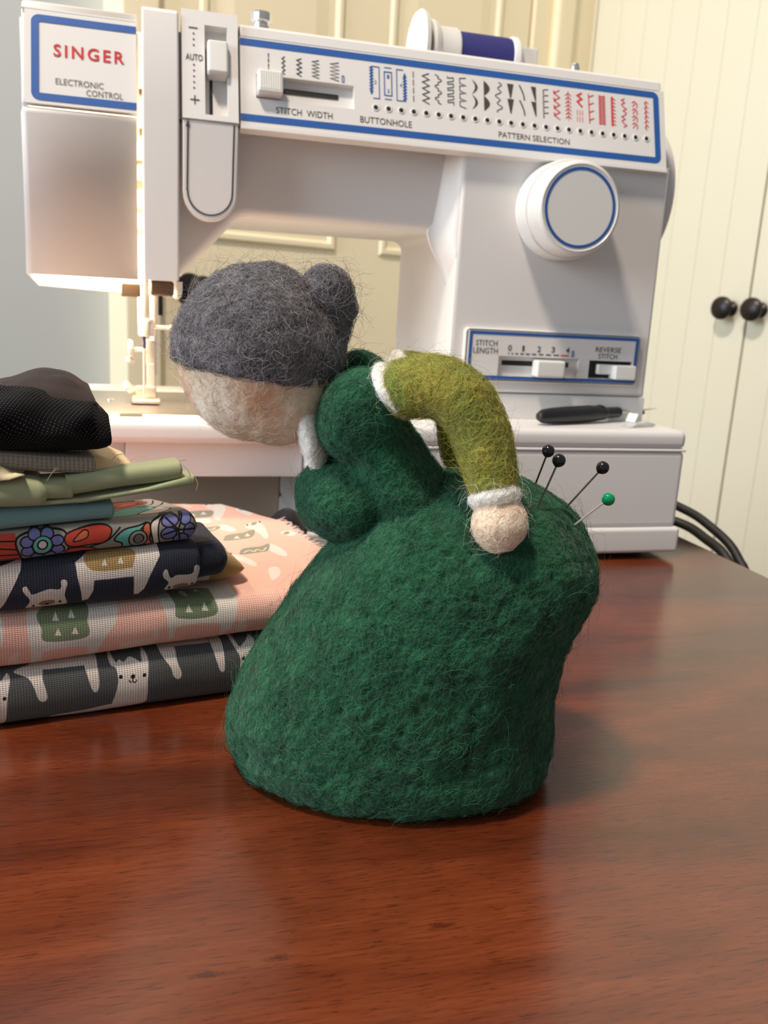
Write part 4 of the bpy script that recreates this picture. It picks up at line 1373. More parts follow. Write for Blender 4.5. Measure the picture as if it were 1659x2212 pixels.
b = prism([(-0.012, 0.0), (0.010, 0.0), (0.0135, 0.0014), (0.004, 0.0034), (-0.006, 0.0020)], lambda p, q, h: Vector((0.298 + p * 0.94 + h * -0.34, 0.489 + p * 0.34 + h * 0.94, 0.0817 + q)), -0.004, 0.004, bevel=0.0005, seg=2, both=True)
obj('clip_wedge', b, CLEAR, lp)

# ================================================================ the pile of cloth
S0 = Vector((-0.0487, 0.2961, 0))
SD = Vector((0.985, 0.1726, 0)).normalized()
TD = Vector((-0.1726, 0.985, 0)).normalized()


def SW(s, t, z):
    return S0 + SD * s + TD * t + Vector((0, 0, z))


def lin(x, pts):
    return float(np.interp(x, [p[0] for p in pts], [p[1] for p in pts]))


def folded(name, mat, parent, s0, s1, zb, zt, depth, front=lambda s: 0.0, nose=0.009, end=0.0, end0=0.0, droop=0.0, ns=90, nn=14, nt=16, wav=0.0003, seed=0, edge=None, layers=0):
    """Cloth folded over towards the viewer: a rounded fold along s, two faces running back along t."""
    rows, uvs = [], []
    S = np.linspace(s0, s1, ns)
    if end:
        S = np.concatenate([np.linspace(s0, s1 - end, ns - 14), s1 - end + end * np.sin(np.linspace(0.05, 1, 14) * math.pi / 2)])
    for s in S:
        a, c = lin(s, zb), lin(s, zt)
        k = 1.0
        if end and s > s1 - end:
            k = math.sqrt(max(0.03, 1 - ((s - s1 + end) / end) ** 2))
        zc, hh = (a + c) / 2, (c - a) / 2 * k
        f = front(s) + (1 - k) * nose * 0.6
        row, uv = [], []
        dep = depth if edge is None else depth + edge(s)
        for i in range(nt):                                    # under face, back to front
            t = dep + (f + nose - dep) * i / nt
            row.append((t, zc - hh, -hh - (t - f - nose)))
        for i in range(nn + 1):
            ph = -math.pi / 2 + math.pi * i / nn
            cx, sx = math.cos(ph), math.sin(ph)
            row.append((f + nose - nose * abs(cx) ** 0.75, zc + hh * math.copysign(abs(sx) ** 0.8, sx), hh * math.copysign(abs(sx) ** 0.8, sx)))
        for i in range(1, nt + 1):
            t = f + nose + (dep - f - nose) * i / nt
            row.append((t, zc + hh - droop * ((t - f - nose) / max(dep, 1e-6)) ** 2, hh + (t - f - nose)))
        P = []
        for (t, z, v) in row:
            w = noise.noise(Vector((s * 45 + seed, t * 45, z * 60))) * wav * 2.2 + noise.noise(Vector((s * 14 - seed, t * 18, 3.1))) * wav * 2.5
            P.append(SW(s, t - w * 0.8, max(z + w, 0.0002 if z < 0.004 else -1)))
            uv.append((s, v))
        rows.append(P)
        uvs.append(uv)
    bm = bmesh.new()
    ul = bm.loops.layers.uv.new('cloth')
    V = [[bm.verts.new(p) for p in r] for r in rows]
    m = len(V[0])
    for i in range(len(V) - 1):
        for j in range(m):
            jj = (j + 1) % m
            f = bm.faces.new((V[i][j], V[i + 1][j], V[i + 1][jj], V[i][jj]))
            for lp_, (x, y) in zip(f.loops, ((i, j), (i + 1, j), (i + 1, jj), (i, jj))):
                lp_[ul].uv = uvs[x][y]
    for i in (0, -1):
        f = bm.faces.new(V[i])
        for lp_, y in zip(f.loops, range(m)):
            lp_[ul].uv = uvs[i][y]
    bmesh.ops.recalc_face_normals(bm, faces=bm.faces)
    return obj(name, bm, mat, parent, smooth=60)


PAL = {'w': (228, 218, 210), 'k': (36, 34, 34), 'g': (122, 136, 106), 'h': (150, 146, 128), 'q': (236, 206, 192), 'y': (176, 146, 96), 'n': (152, 122, 92),
       'r': (206, 78, 62), 'c': (158, 154, 146), 'b': (126, 130, 190), 't': (112, 190, 182), 'o': (216, 112, 84), 'd': (122, 118, 118)}
im_g = paint_print('llama_print_grey', PRINTS['grey'], -62, 112, -14, 30, 9, (88, 90, 90), PAL)
im_p = paint_print('llama_print_pink', PRINTS['pink'], -62, 146, -14, 190, 7, (240, 188, 172), PAL)
im_n = paint_print('llama_print_navy', PRINTS['navy'], -62, 92, -14, 30, 9, (50, 52, 66), PAL)
PRINTS['floral'] += [('P', 't', [(36, 7), (44, 6), (52, 9), (55, 15), (48, 18), (40, 14)], 1), ('L', 'k', [(36, 7), (44, 6), (52, 9), (55, 15), (48, 18), (40, 14)], .6),
    ('P', 'w', [(48, 7), (55, 6), (60, 10), (57, 14), (52, 11)], 1), ('L', 'k', [(48, 7), (55, 6), (60, 10), (57, 14), (52, 11)], .6),
    ('P', 'r', [(36, 18), (46, 20), (54, 24), (50, 30), (38, 28)], 1), ('L', 'k', [(36, 18), (46, 20), (54, 24), (50, 30), (38, 28)], .6),
    ('P', 'o', [(42, 21), (48, 22), (51, 25), (46, 27)], 1), ('L', 'k', [(42, 21), (48, 22), (51, 25), (46, 27)], .5), ('S', 'k', [(54, 14), (58, 18), (60, 24)], .6), ('S', 'k', [(50, 17), (55, 20), (57, 28)], .6)]
im_f = paint_print('paisley_print', PRINTS['floral'], -62, 72, -12, 30, 10, (158, 152, 144), PAL)

C_GREY = cloth_material('grey_llama_cotton', image=(im_g, -62, 112, -14, 30), thread=0.0007, weave=0.6)
C_PINK = cloth_material('pink_llama_cotton', image=(im_p, -62, 146, -14, 190), thread=0.0007, weave=0.5)
C_NAVY = cloth_material('navy_llama_cotton', image=(im_n, -62, 92, -14, 30), thread=0.0007, weave=0.6)
C_FLOR = cloth_material('paisley_cotton', image=(im_f, -62, 72, -12, 30), thread=0.0004, weave=0.25)
C_TEAL = cloth_material('dusty_teal_cotton', srgb(128, 168, 172), thread=0.0004, weave=0.25)
C_SAGE = cloth_material('sage_cotton', srgb(170, 178, 142), thread=0.0003, weave=0.15)
C_WOVEN = cloth_material('grey_basket_weave', srgb(166, 158, 146), thread=0.0011, weave=0.7)
C_CREAM = cloth_material('cream_cotton', srgb(238, 214, 172), thread=0.0004, weave=0.3)
C_DARK = cloth_material('charcoal_cotton', srgb(44, 38, 40), thread=0.0005, weave=0.3)
C_BROWN = cloth_material('cream_and_brown_cotton', srgb(222, 206, 168), thread=0.0004, weave=0.3)
n_, l_, b_ = nodes_of(C_BROWN)
t_ = n_.new('ShaderNodeTexNoise')
t_.inputs['Scale'].default_value = 90
r_ = n_.new('ShaderNodeValToRGB')
r_.color_ramp.interpolation = 'CONSTANT'
r_.color_ramp.elements[0].color = srgb(150, 112, 62)
r_.color_ramp.elements[1].position = 0.46
r_.color_ramp.elements[1].color = srgb(226, 212, 174)
tc_ = n_.new('ShaderNodeTexCoord')
l_.new(tc_.outputs['Object'], t_.inputs['Vector'])
l_.new(t_.outputs['Fac'], r_.inputs[0])
l_.new(r_.outputs[0], b_.inputs['Base Color'])


def threads(name, parent, mat, strands, r=0.00012):
    b = bmesh.new()
    for st in strands:
        tube(st, r, 5, b, smooth_n=4)
    return tag(obj(name, b, mat, parent), kind='stuff')


zg_b, zg_t = [(-.06, 0), (.11, 0)], [(-.06, .0198), (0, .0200), (.091, .0228), (.11, .0230)]
zp_b, zp_t = [(-.06, .0208), (0, .0210), (.091, .0239), (.14, .0239)], [(-.06, .0406), (.056, .0409), (.098, .0395), (.14, .0375)]
zn_b, zn_t = [(-.06, .0412), (.05, .0414), (.079, .0475)], [(-.06, .0575), (0, .0584), (.06, .0622), (.079, .0604)]
zf_b, zf_t = [(-.06, .0585), (0, .0590), (.067, .0630)], [(-.06, .0685), (0, .0693), (.06, .0728), (.067, .0729)]

g1 = folded('folded_fabric', C_GREY, None, -0.062, 0.104, zg_b, zg_t, 0.150, nose=0.0095, end=0.004, seed=3)
tag(g1, 'dark grey cotton with white llamas, folded at the bottom of the fabric pile', 'fabric', 'folded fabrics in the pile')
rgp = random.Random(5)
g2 = folded('folded_fabric', C_PINK, None, -0.062, 0.139, zp_b, zp_t, 0.166, front=lambda s: 0.0005 + max(0, s - 0.112) * 0.9, nose=0.0095, seed=9, droop=0.004, ns=130, nt=26,
            edge=lambda s: (-0.0006 * rgp.random()) - 2.2 * max(0, s - 0.119))
tag(g2, 'pink cotton with white llamas, the wide folded piece with a frayed right edge', 'fabric', 'folded fabrics in the pile')
st_ = []
for k in range(150):
    t = 0.030 + 0.095 * k / 150 + rgp.uniform(0, 0.001)
    p = SW(0.1385, t, 0.0372 - 0.003 * (t / 0.166) ** 2)
    d = SD * rgp.uniform(0.0015, 0.0045) + TD * rgp.uniform(-0.0015, 0.0015) + Vector((0, 0, rgp.uniform(-0.002, 0.0015)))
    st_.append([p, p + d * 0.5 + Vector((0, 0, rgp.uniform(-.0004, .0006))), p + d])
C_FRAY = material('frayed_pink_thread', srgb(244, 214, 204), 0.9)
threads('frayed_edge', g2, C_FRAY, st_, 0.00022)
g3 = folded('folded_fabric', C_NAVY, None, -0.062, 0.0692, zn_b, zn_t, 0.040, front=lambda s: 0.0002, nose=0.0085, end=0.0022, seed=21)
tag(g3, 'navy cotton with white llamas and ochre saddles, folded on the pink llama cotton', 'fabric', 'folded fabrics in the pile')
folded('second_fold', C_NAVY, g3, 0.0450, 0.0800, [(.045, .0440), (.080, .0478)], [(.045, .0605), (.069, .0608), (.080, .0600)], 0.036, front=lambda s: 0.0024, nose=0.0080, end=0.0040, ns=50, seed=26)
im_i = paint_print('navy_inner_print', [('P', 'w', [(56, -8), (76, -8), (79, 10), (76, 20), (60, 20)], 1), ('P', 'y', [(76, -9), (94, -9), (94, 14), (86, 22), (78, 18)], 1)], 48, 94, -10, 40, 8, (50, 52, 66), PAL)
C_OCH = cloth_material('ochre_print_side', image=(im_i, 48, 94, -10, 40), thread=0.0007, weave=0.5)
o_ = folded('inner_fold', C_OCH, g3, 0.05, 0.0905, [(.05, .0420), (.0905, .0425)], [(.05, .0560), (.079, .0545), (.0905, .0470)], 0.046, front=lambda s: 0.0130 + max(0, s - 0.079) * 0.4, nose=0.005, end=0.006, ns=40, seed=4)
o_['label'] = 'ochre printed inner layer of the navy fold'
bw = bmesh.new()
for q in ([(0.0815, .0275), (.0830, .0245), (.0845, .0275), (.0858, .0245), (.0872, .027)],):
    tube([SW(s, t, lin(s, [(.05, .0562), (.079, .0547), (.0905, .0472)]) - .0002) for s, t in q], 0.00028, 5, bw)
obj('zigzag_print', bw, material('white_print', srgb(222, 208, 184), 0.9), o_)
g4 = folded('folded_fabric', C_FLOR, None, -0.062, 0.0678, zf_b, zf_t, 0.034, front=lambda s: 0.0006, nose=0.0052, end=0.0042, seed=33, droop=0.002, edge=lambda s: -2.2 * max(0, s - 0.0565))
tag(g4, 'paisley cotton with red petals and violet flowers, folded on the navy llama cotton', 'fabric', 'folded fabrics in the pile')
g5 = folded('folded_fabric', C_TEAL, None, -0.062, 0.0395, [(-.06, .0690), (.0, .0697), (.04, .0722)], [(-.06, .0768), (.0, .0775), (.04, .0782)], 0.032, front=lambda s: 0.0015, nose=0.004, end=0.0012, seed=41)
tag(g5, 'plain dusty teal cotton, folded on top of the paisley cotton', 'fabric', 'folded fabrics in the pile')

# sage green bundle: a fat roll, a neck and a long rolled tail with a flap under it
sg = thing('rolled_fabric', 'sage green cotton rolled up with a loose tail, above the teal cotton', 'fabric', SW(0.01, 0.02, 0.0785), 'folded fabrics in the pile')
folded('roll', C_SAGE, sg, -0.062, 0.0182, [(-.06, .0772), (.018, .0782)], [(-.06, .0868), (.004, .0872), (.012, .0880), (.018, .0868)], 0.016, front=lambda s: -0.0024, nose=0.0046, end=0.0032, seed=51)
folded('neck', C_SAGE, sg, 0.0120, 0.0262, [(.012, .0798), (.0265, .0798)], [(.012, .0860), (.0265, .0866)], 0.013, front=lambda s: 0.0002, nose=0.003, end=0.0008, ns=40, seed=55)
folded('tail', C_SAGE, sg, 0.0240, 0.0625, [(.024, .0806), (.0625, .0856)], [(.024, .0869), (.0625, .0917)], 0.011, front=lambda s: 0.0008, nose=0.003, end=0.0012, ns=50, seed=58)
folded('flap', C_SAGE, sg, -0.02, 0.0665, [(-.02, .0779), (.03, .0786), (.0665, .0832)], [(-.02, .0792), (.03, .0802), (.050, .0828), (.0665, .0866)], 0.010, front=lambda s: 0.0004, nose=0.0012, end=0.0006, ns=60, seed=62)
q0 = SW(0.0178, -0.001, 0.0868)
threads('loose_threads', sg, C_SAGE, [[q0, q0 + SD * .0012 + Vector((0, 0, .002)), q0 + SD * .003 + Vector((0, 0, .0045))], [q0, q0 + SD * .0016 + Vector((0, 0, .0025)), q0 + SD * .0036 + Vector((0, 0, .004))],
                                      [SW(.0663, .001, .0864), SW(.0672, .0, .084), SW(.0668, 0, .0815)], [SW(.0622, .001, .0905), SW(.0638, .0, .0885), SW(.0648, 0, .0862)], [SW(.061, .002, .0916), SW(.0625, .001, .0921), SW(.0634, .001, .0922)]], 0.00013)
# small print scrap
def crumple(seed, s0, s1, t0, t1, z0, amp, ns=26, nt=18, freq=120.0, zfun=None):
    bm = bmesh.new()
    ul = bm.loops.layers.uv.new('cloth')
    V = []
    for i in range(ns + 1):
        row = []
        for j in range(nt + 1):
            s, t = s0 + (s1 - s0) * i / ns, t0 + (t1 - t0) * j / nt
            z = (zfun(i / ns, j / nt) if zfun else z0) + abs(noise.noise(Vector((s * freq + seed, t * freq, seed)))) * amp
            w = noise.noise(Vector((s * freq * 1.7, t * freq * 1.7, seed + 9))) * amp * 0.35
            row.append((bm.verts.new(SW(s + w, t - w, z)), (s, t)))
        V.append(row)
    for i in range(ns):
        for j in range(nt):
            c = (V[i][j], V[i + 1][j], V[i + 1][j + 1], V[i][j + 1])
            f = bm.faces.new([x[0] for x in c])
            for lp_, x in zip(f.loops, c):
                lp_[ul].uv = x[1]
    bmesh.ops.recalc_face_normals(bm, faces=bm.faces)
    return bm


sc_ = obj('fabric_scrap', crumple(3.3, -0.050, 0.0112, -0.0035, 0.03, 0.0868, 0.0046, zfun=lambda a, c: 0.0868 + 0.0052 * min(1, c * 8 + .15) * min(1, (1 - a) * 7)), C_BROWN, None, 60)
sc_.modifiers.new('cloth', 'SOLIDIFY').thickness = 0.0005
tag(sc_, 'small crumpled cream and brown scrap on the sage green roll, left edge of the picture', 'fabric')
g6 = folded('folded_fabric', C_WOVEN, None, -0.062, 0.0338, [(-.06, .0900), (.0, .0900), (.034, .0872)], [(-.06, .0972), (.0, .0962), (.034, .0930)], 0.050, front=lambda s: 0.003, nose=0.0032, end=0.0008, seed=71)
tag(g6, 'taupe grey basket-weave fabric, folded just under the black dotted cloth', 'fabric', 'folded fabrics in the pile')
cr_ = obj('fabric_scrap', crumple(8.1, 0.026, 0.0480, 0.006, 0.045, 0.0868, 0.0012, zfun=lambda a, c: 0.0878 + 0.0068 * (1 - a) * min(1, c * 5 + .1) ), C_CREAM, None, 60)
cr_.modifiers.new('cloth', 'SOLIDIFY').thickness = 0.0005
tag(cr_, 'torn cream cotton scrap sticking out behind the sage green tail', 'fabric')
q1 = SW(0.046, 0.012, 0.0905)
threads('loose_threads', cr_, C_CREAM, [[q1, q1 + SD * .003 + Vector((0, 0, .0012)), q1 + SD * .0065 + Vector((0, 0, .0008))], [q1 - SD * .006, q1 - SD * .004 + Vector((0, 0, .002)), q1 - SD * .001 + Vector((0, 0, .0021))]])

# black dotted cloth, lumped on top, with its thin brownish layer
C_DOT = cloth_material('black_dotted_cloth', (0.010, 0.010, 0.011, 1), thread=0.0004, weave=0.3)
n_, l_, b_ = nodes_of(C_DOT)
uv_ = n_.new('ShaderNodeUVMap')
uv_.uv_map = 'cloth'
mp_ = n_.new('ShaderNodeMapping')
mp_.inputs['Rotation'].default_value = (0, 0, 0.42)
mp_.inputs['Scale'].default_value = (900, 1000, 1)
l_.new(uv_.outputs[0], mp_.inputs[0])
fr_ = n_.new('ShaderNodeVectorMath')
fr_.operation = 'FRACTION'
l_.new(mp_.outputs[0], fr_.inputs[0])
ds_ = n_.new('ShaderNodeVectorMath')
ds_.operation = 'DISTANCE'
ds_.inputs[1].default_value = (0.5, 0.5, 0)
l_.new(fr_.outputs[0], ds_.inputs[0])
r_ = n_.new('ShaderNodeValToRGB')
r_.color_ramp.elements[0].position = 0.08
r_.color_ramp.elements[0].color = (0.16, 0.15, 0.15, 1)
r_.color_ramp.elements[1].position = 0.17
r_.color_ramp.elements[1].color = (0.005, 0.005, 0.006, 1)
b_.inputs['Sheen Weight'].default_value = 0.0
l_.new(ds_.outputs['Value'], r_.inputs[0])
l_.new(r_.outputs[0], b_.inputs['Base Color'])
C_SHEER = cloth_material('dark_brown_sheer_cloth', srgb(48, 34, 30), thread=0.0004, weave=0.4, rough=0.7)


def black_lump():
    bm = bmesh.new()
    ul = bm.loops.layers.uv.new('cloth')
    V = []
    ns, m = 70, 40
    for i in range(ns + 1):
        x = i / ns
        s = -0.062 + (0.0385 + 0.062) * x
        k = 1.0 if s < 0.022 else math.sqrt(max(0.02, 1 - ((s - 0.022) / 0.0168) ** 2)) ** 0.7
        zb = 0.0955 - 0.0015 * max(0, s) / 0.04
        ztop = 0.1140 + 0.0015 * math.sin(s * 150) - (0.002 if s > 0.034 else 0)
        hh = (ztop - zb) / 2 * (0.45 + 0.55 * k)
        zc = (zb + ztop) / 2 - (1 - k) * 0.0008
        row = []
        for j in range(m):
            ph = 2 * math.pi * j / m
            cx, sx = math.cos(ph), math.sin(ph)
            t = 0.020 - 0.022 * math.copysign(abs(cx) ** 0.55, cx)
            z = zc + hh * math.copysign(abs(sx) ** 0.7, sx)
            w = noise.noise(Vector((s * 70, t * 70, z * 90))) * 0.0022 + noise.noise(Vector((s * 170, t * 120, z * 190))) * 0.0008
            if z < zb + 0.002:
                w *= 0.2
            row.append((bm.verts.new(SW(s + w * 0.6, t - w, z + w * 0.7)), (s, 0.02 * ph)))
        V.append(row)
    for i in range(ns):
        for j in range(m):
            jj = (j + 1) % m
            c = (V[i][j], V[i + 1][j], V[i + 1][jj], V[i][jj])
            f = bm.faces.new([x[0] for x in c])
            for lp_, x, q in zip(f.loops, c, (j, j, j + 1, j + 1)):
                lp_[ul].uv = (x[1][0], 0.02 * 2 * math.pi * q / m * 0.7)
    bm.faces.new([x[0] for x in V[0]])
    bm.faces.new([x[0] for x in V[-1]])
    bmesh.ops.recalc_face_normals(bm, faces=bm.faces)
    return bm


bl = thing('dotted_cloth', 'black cloth with fine white dots, lumped on top of the fabric pile', 'fabric', SW(0.0, 0.02, 0.0955))
obj('dotted_layer', black_lump(), C_DOT, bl, 70)


def ridge(a, c):
    s = -0.05 + 0.0845 * a
    hump = 0.0088 * math.exp(-(abs(s - 0.0235) / (0.0205 if s < 0.0235 else 0.0122)) ** 2.2) + 0.0015 * math.exp(-((s + 0.02) / 0.02) ** 2)
    return 0.1108 + hump * math.sin(math.pi * min(1, max(0, c)) ) ** 0.8 - 0.004 * max(0, c - 0.75) * 4


sh_ = obj('sheer_layer', crumple(5.7, -0.050, 0.0345, 0.006, 0.058, 0.11, 0.0012, ns=50, nt=30, freq=90, zfun=ridge), C_SHEER, bl, 70, label='thin dark brown layer rising behind the dots')
sh_.modifiers.new('cloth', 'SOLIDIFY').thickness = 0.0006
b = bmesh.new()
for v in ellipsoid((0.0770, 0.4780, 0.0165), (0.0105, 0.0180, 0.0163), b, seg=36, rings=20):
    v.co += (v.co - Vector((0.0770, 0.4780, 0.0165))).normalized() * noise.noise(v.co * 110) * 0.0022
    v.co.z = max(v.co.z, 0.0004)
b.loops.layers.uv.new('cloth')
dk = obj('rolled_cloth', b, C_DARK, None, 180)
tag(dk, 'small charcoal cloth roll in the shadow behind the pink llama cotton', 'fabric')

# ================================================================ the felted grandmother
D0 = Vector((0.0795, 0.2575, 0))
E1 = Vector((0.956, -0.294, 0)).normalized()
E2 = Vector((0.294, 0.956, 0)).normalized()


def D(u, w, z):
    return D0 + E1 * u + E2 * w + Vector((0, 0, z))


AX = (E1, E2, Vector((0, 0, 1)))
GREEN = felt_material('green_felt', srgb(11, 42, 28), srgb(36, 98, 66))
OLIVE = felt_material('olive_felt', srgb(88, 102, 38), srgb(178, 158, 66), 45, patch=srgb(104, 136, 66))
SKIN = felt_material('skin_felt', srgb(222, 196, 164), srgb(250, 238, 220), 60, 0.12, patch=srgb(222, 174, 136))
HAIR = felt_material('grey_felt', srgb(54, 54, 60), srgb(128, 124, 128), 90)
WOOL = felt_material('white_felt', srgb(220, 216, 206), srgb(252, 250, 244), 80, 0.3)
F_GREEN = fibre_material('green_fibre', srgb(16, 56, 38), srgb(70, 132, 98))
F_OLIVE = fibre_material('olive_fibre', srgb(112, 116, 40), srgb(200, 188, 98))
F_SKIN = fibre_material('skin_fibre', srgb(214, 180, 148), srgb(254, 246, 232))
F_HAIR = fibre_material('grey_fibre', srgb(52, 52, 60), srgb(178, 172, 174))
F_WOOL = fibre_material('white_fibre', srgb(232, 228, 220), srgb(255, 254, 250))

gm = thing('felted_doll', 'needle-felted wool grandmother bending over in a green dress, used as a pincushion', 'pincushion', D(0, 0, 0))


def felted(name, bm, voxel, mat, parent=gm, it=8, rough=0.00035, seed=0.0, fine=600.0, pits=0.0, **kw):
    b = remeshed(bm, voxel, it)
    b.normal_update()
    for v in b.verts:
        d = noise.noise(v.co * 90 + Vector((seed, 0, 0))) * rough * 1.6 + noise.noise(v.co * fine * 0.5 + Vector((0, seed, 0))) * rough * 0.8
        if pits:                                            # dents left by the felting needle
            f1 = noise.voronoi(v.co * 210 + Vector((seed, 0, 3)))[0][0]
            d -= pits * max(0.0, 1 - f1 / 0.42) ** 1.5 * (0.4 + 1.2 * abs(noise.noise(v.co * 70)))
        v.co += v.normal * d
        if v.co.z < 0.0:
            v.co.z = 0.0
    return obj(name, b, mat, parent, smooth=180, **kw)


# skirt: one ring per height (z, left, right, half depth)
SK = [(0.0000, -0.0490, 0.0455, 0.0362), (0.0025, -0.0530, 0.0500, 0.0398), (0.0080, -0.0556, 0.0522, 0.0414), (0.0180, -0.0552, 0.0515, 0.0412),
      (0.0300, -0.0510, 0.0512, 0.0402), (0.0412, -0.0455, 0.0522, 0.0396), (0.0500, -0.0402, 0.0544, 0.0388), (0.0590, -0.0350, 0.0586, 0.0376),
      (0.0660, -0.0305, 0.0608, 0.0362), (0.0740, -0.0240, 0.0604, 0.0340), (0.0800, -0.0190, 0.0580, 0.0312), (0.0860, -0.0150, 0.0540, 0.0270),
      (0.0910, -0.0110, 0.0490, 0.0222), (0.0950, -0.0050, 0.0425, 0.0165), (0.0980, 0.0030, 0.0350, 0.0100), (0.0992, 0.0130, 0.0270, 0.0045)]
rows = []
for z, uL, uR, hw in SK:
    uc, hu = (uL + uR) / 2, (uR - uL) / 2
    row = []
    for k in range(64):
        a = 2 * math.pi * k / 64
        ca, sa = math.cos(a), math.sin(a)
        row.append(D(uc + hu * math.copysign(abs(ca) ** 0.92, ca), hw * math.copysign(abs(sa) ** 0.92, sa), z))
    rows.append(row)
sk_bm = grid_surface(rows, True, True)
skirt = felted('skirt', sk_bm, 0.0009, GREEN, it=16, rough=0.0006, pits=0.0016)
fibres('wool_fibres', skirt, 24000, 0.0080, 0.0007, F_GREEN, fly=0.04, seed=1, flow=(0.1, 0.03, 1.0), curl=1.2)

# bodice: trunk, bust and two sleeve caps
b = bmesh.new()
for i in range(9):
    x = i / 8
    ellipsoid(D(0.0020 - 0.0190 * x, 0, 0.086 + 0.031 * x), (0.0148 - 0.0050 * x, 0.0215 - 0.003 * x, 0.0140 - 0.002 * x), b, AX)
ellipsoid(D(-0.0178, 0, 0.0895), (0.0176, 0.0200, 0.0148), b, AX)
ellipsoid(D(0.0120, 0, 0.0850), (0.0180, 0.0200, 0.0110), b, AX)
ellipsoid(D(-0.0156, -0.0120, 0.1163), (0.0128, 0.0098, 0.0146), b, (E1 * 0.90 + Vector((0, 0, -.43)), E2, E1 * .43 + Vector((0, 0, .90))))
ellipsoid(D(-0.0172, 0.0145, 0.1262), (0.0078, 0.0080, 0.0080), b, AX)
ellipsoid(D(-0.0165, 0.0120, 0.1180), (0.0095, 0.0085, 0.0110), b, AX)
bodice = felted('bodice', b, 0.0009, GREEN, it=8, rough=0.00045, seed=4.0, pits=0.0008)
fibres('wool_fibres', bodice, 8500, 0.007, 0.0007, F_GREEN, fly=0.06, seed=2, curl=1.2)

# head
b = bmesh.new()
ellipsoid(D(-0.0480, 0, 0.1310), (0.0246, 0.0228, 0.0262), b, AX)
ellipsoid(D(-0.0430, 0, 0.1210), (0.0190, 0.0190, 0.0165), b, AX)
ellipsoid(D(-0.0300, 0, 0.1120), (0.0085, 0.0100, 0.0085), b, AX)
head = felted('head', b, 0.0010, SKIN, it=8, rough=0.00035, seed=7.0)
fibres('wool_fibres', head, 6000, 0.006, 0.0005, F_SKIN, fly=0.05, seed=3, radius=4e-5)

# hair: the upper part of a slightly larger egg, a nape and a bun
b = bmesh.new()
vs = ellipsoid(D(-0.0483, 0, 0.1318), (0.0256, 0.0240, 0.0266), b, AX, 48, 30)
bmesh.ops.bisect_plane(b, geom=list(b.verts) + list(b.edges) + list(b.faces), plane_co=D(-0.048, 0, 0.1262), plane_no=(E1 * 0.115 + E2 * 0.0 + Vector((0, 0, 1))), clear_inner=True)
bmesh.ops.holes_fill(b, edges=[e for e in b.edges if e.is_boundary])
ellipsoid(D(-0.0298, 0, 0.1345), (0.0078, 0.0150, 0.0120), b, AX)
ellipsoid(D(-0.0275, 0.0, 0.1415), (0.0072, 0.0085, 0.0080), b, AX)
hair = felted('hair', b, 0.0009, HAIR, it=5, rough=0.0005, seed=9.0, pits=0.0007, label='grey wool hair')
fibres('wool_fibres', hair, 9500, 0.0060, 0.0009, F_HAIR, fly=0.06, seed=4, radius=5e-5, curl=1.5)
b = bmesh.new()
ellipsoid(D(-0.0283, 0, 0.1502), (0.0084, 0.0086, 0.0084), b, (E1 * .8 + Vector((0, 0, .6)), E2, E1 * -.6 + Vector((0, 0, .8))))
ellipsoid(D(-0.0252, 0, 0.1475), (0.0058, 0.0072, 0.0066), b, AX)
bun = felted('hair_bun', b, 0.0008, HAIR, it=4, rough=0.0005, seed=12.0, label='round grey wool bun')
fibres('wool_fibres', bun, 2200, 0.006, 0.0009, F_HAIR, fly=0.08, seed=5, radius=5e-5, curl=1.4)

# white jabot under the chin
b = bmesh.new()
ca = (E1 * 0.96 + Vector((0, 0, 0.28)), E2, E1 * -0.28 + Vector((0, 0, 0.96)))
ellipsoid(D(-0.0308, -0.002, 0.1100), (0.0048, 0.0132, 0.0134), b, ca)
collar = felted('collar', b, 0.0007, WOOL, it=4, seed=14.0, label='white wool collar under the chin')
fibres('wool_fibres', collar, 1300, 0.006, 0.0006, F_WOOL, fly=0.05, seed=6, radius=4e-5)


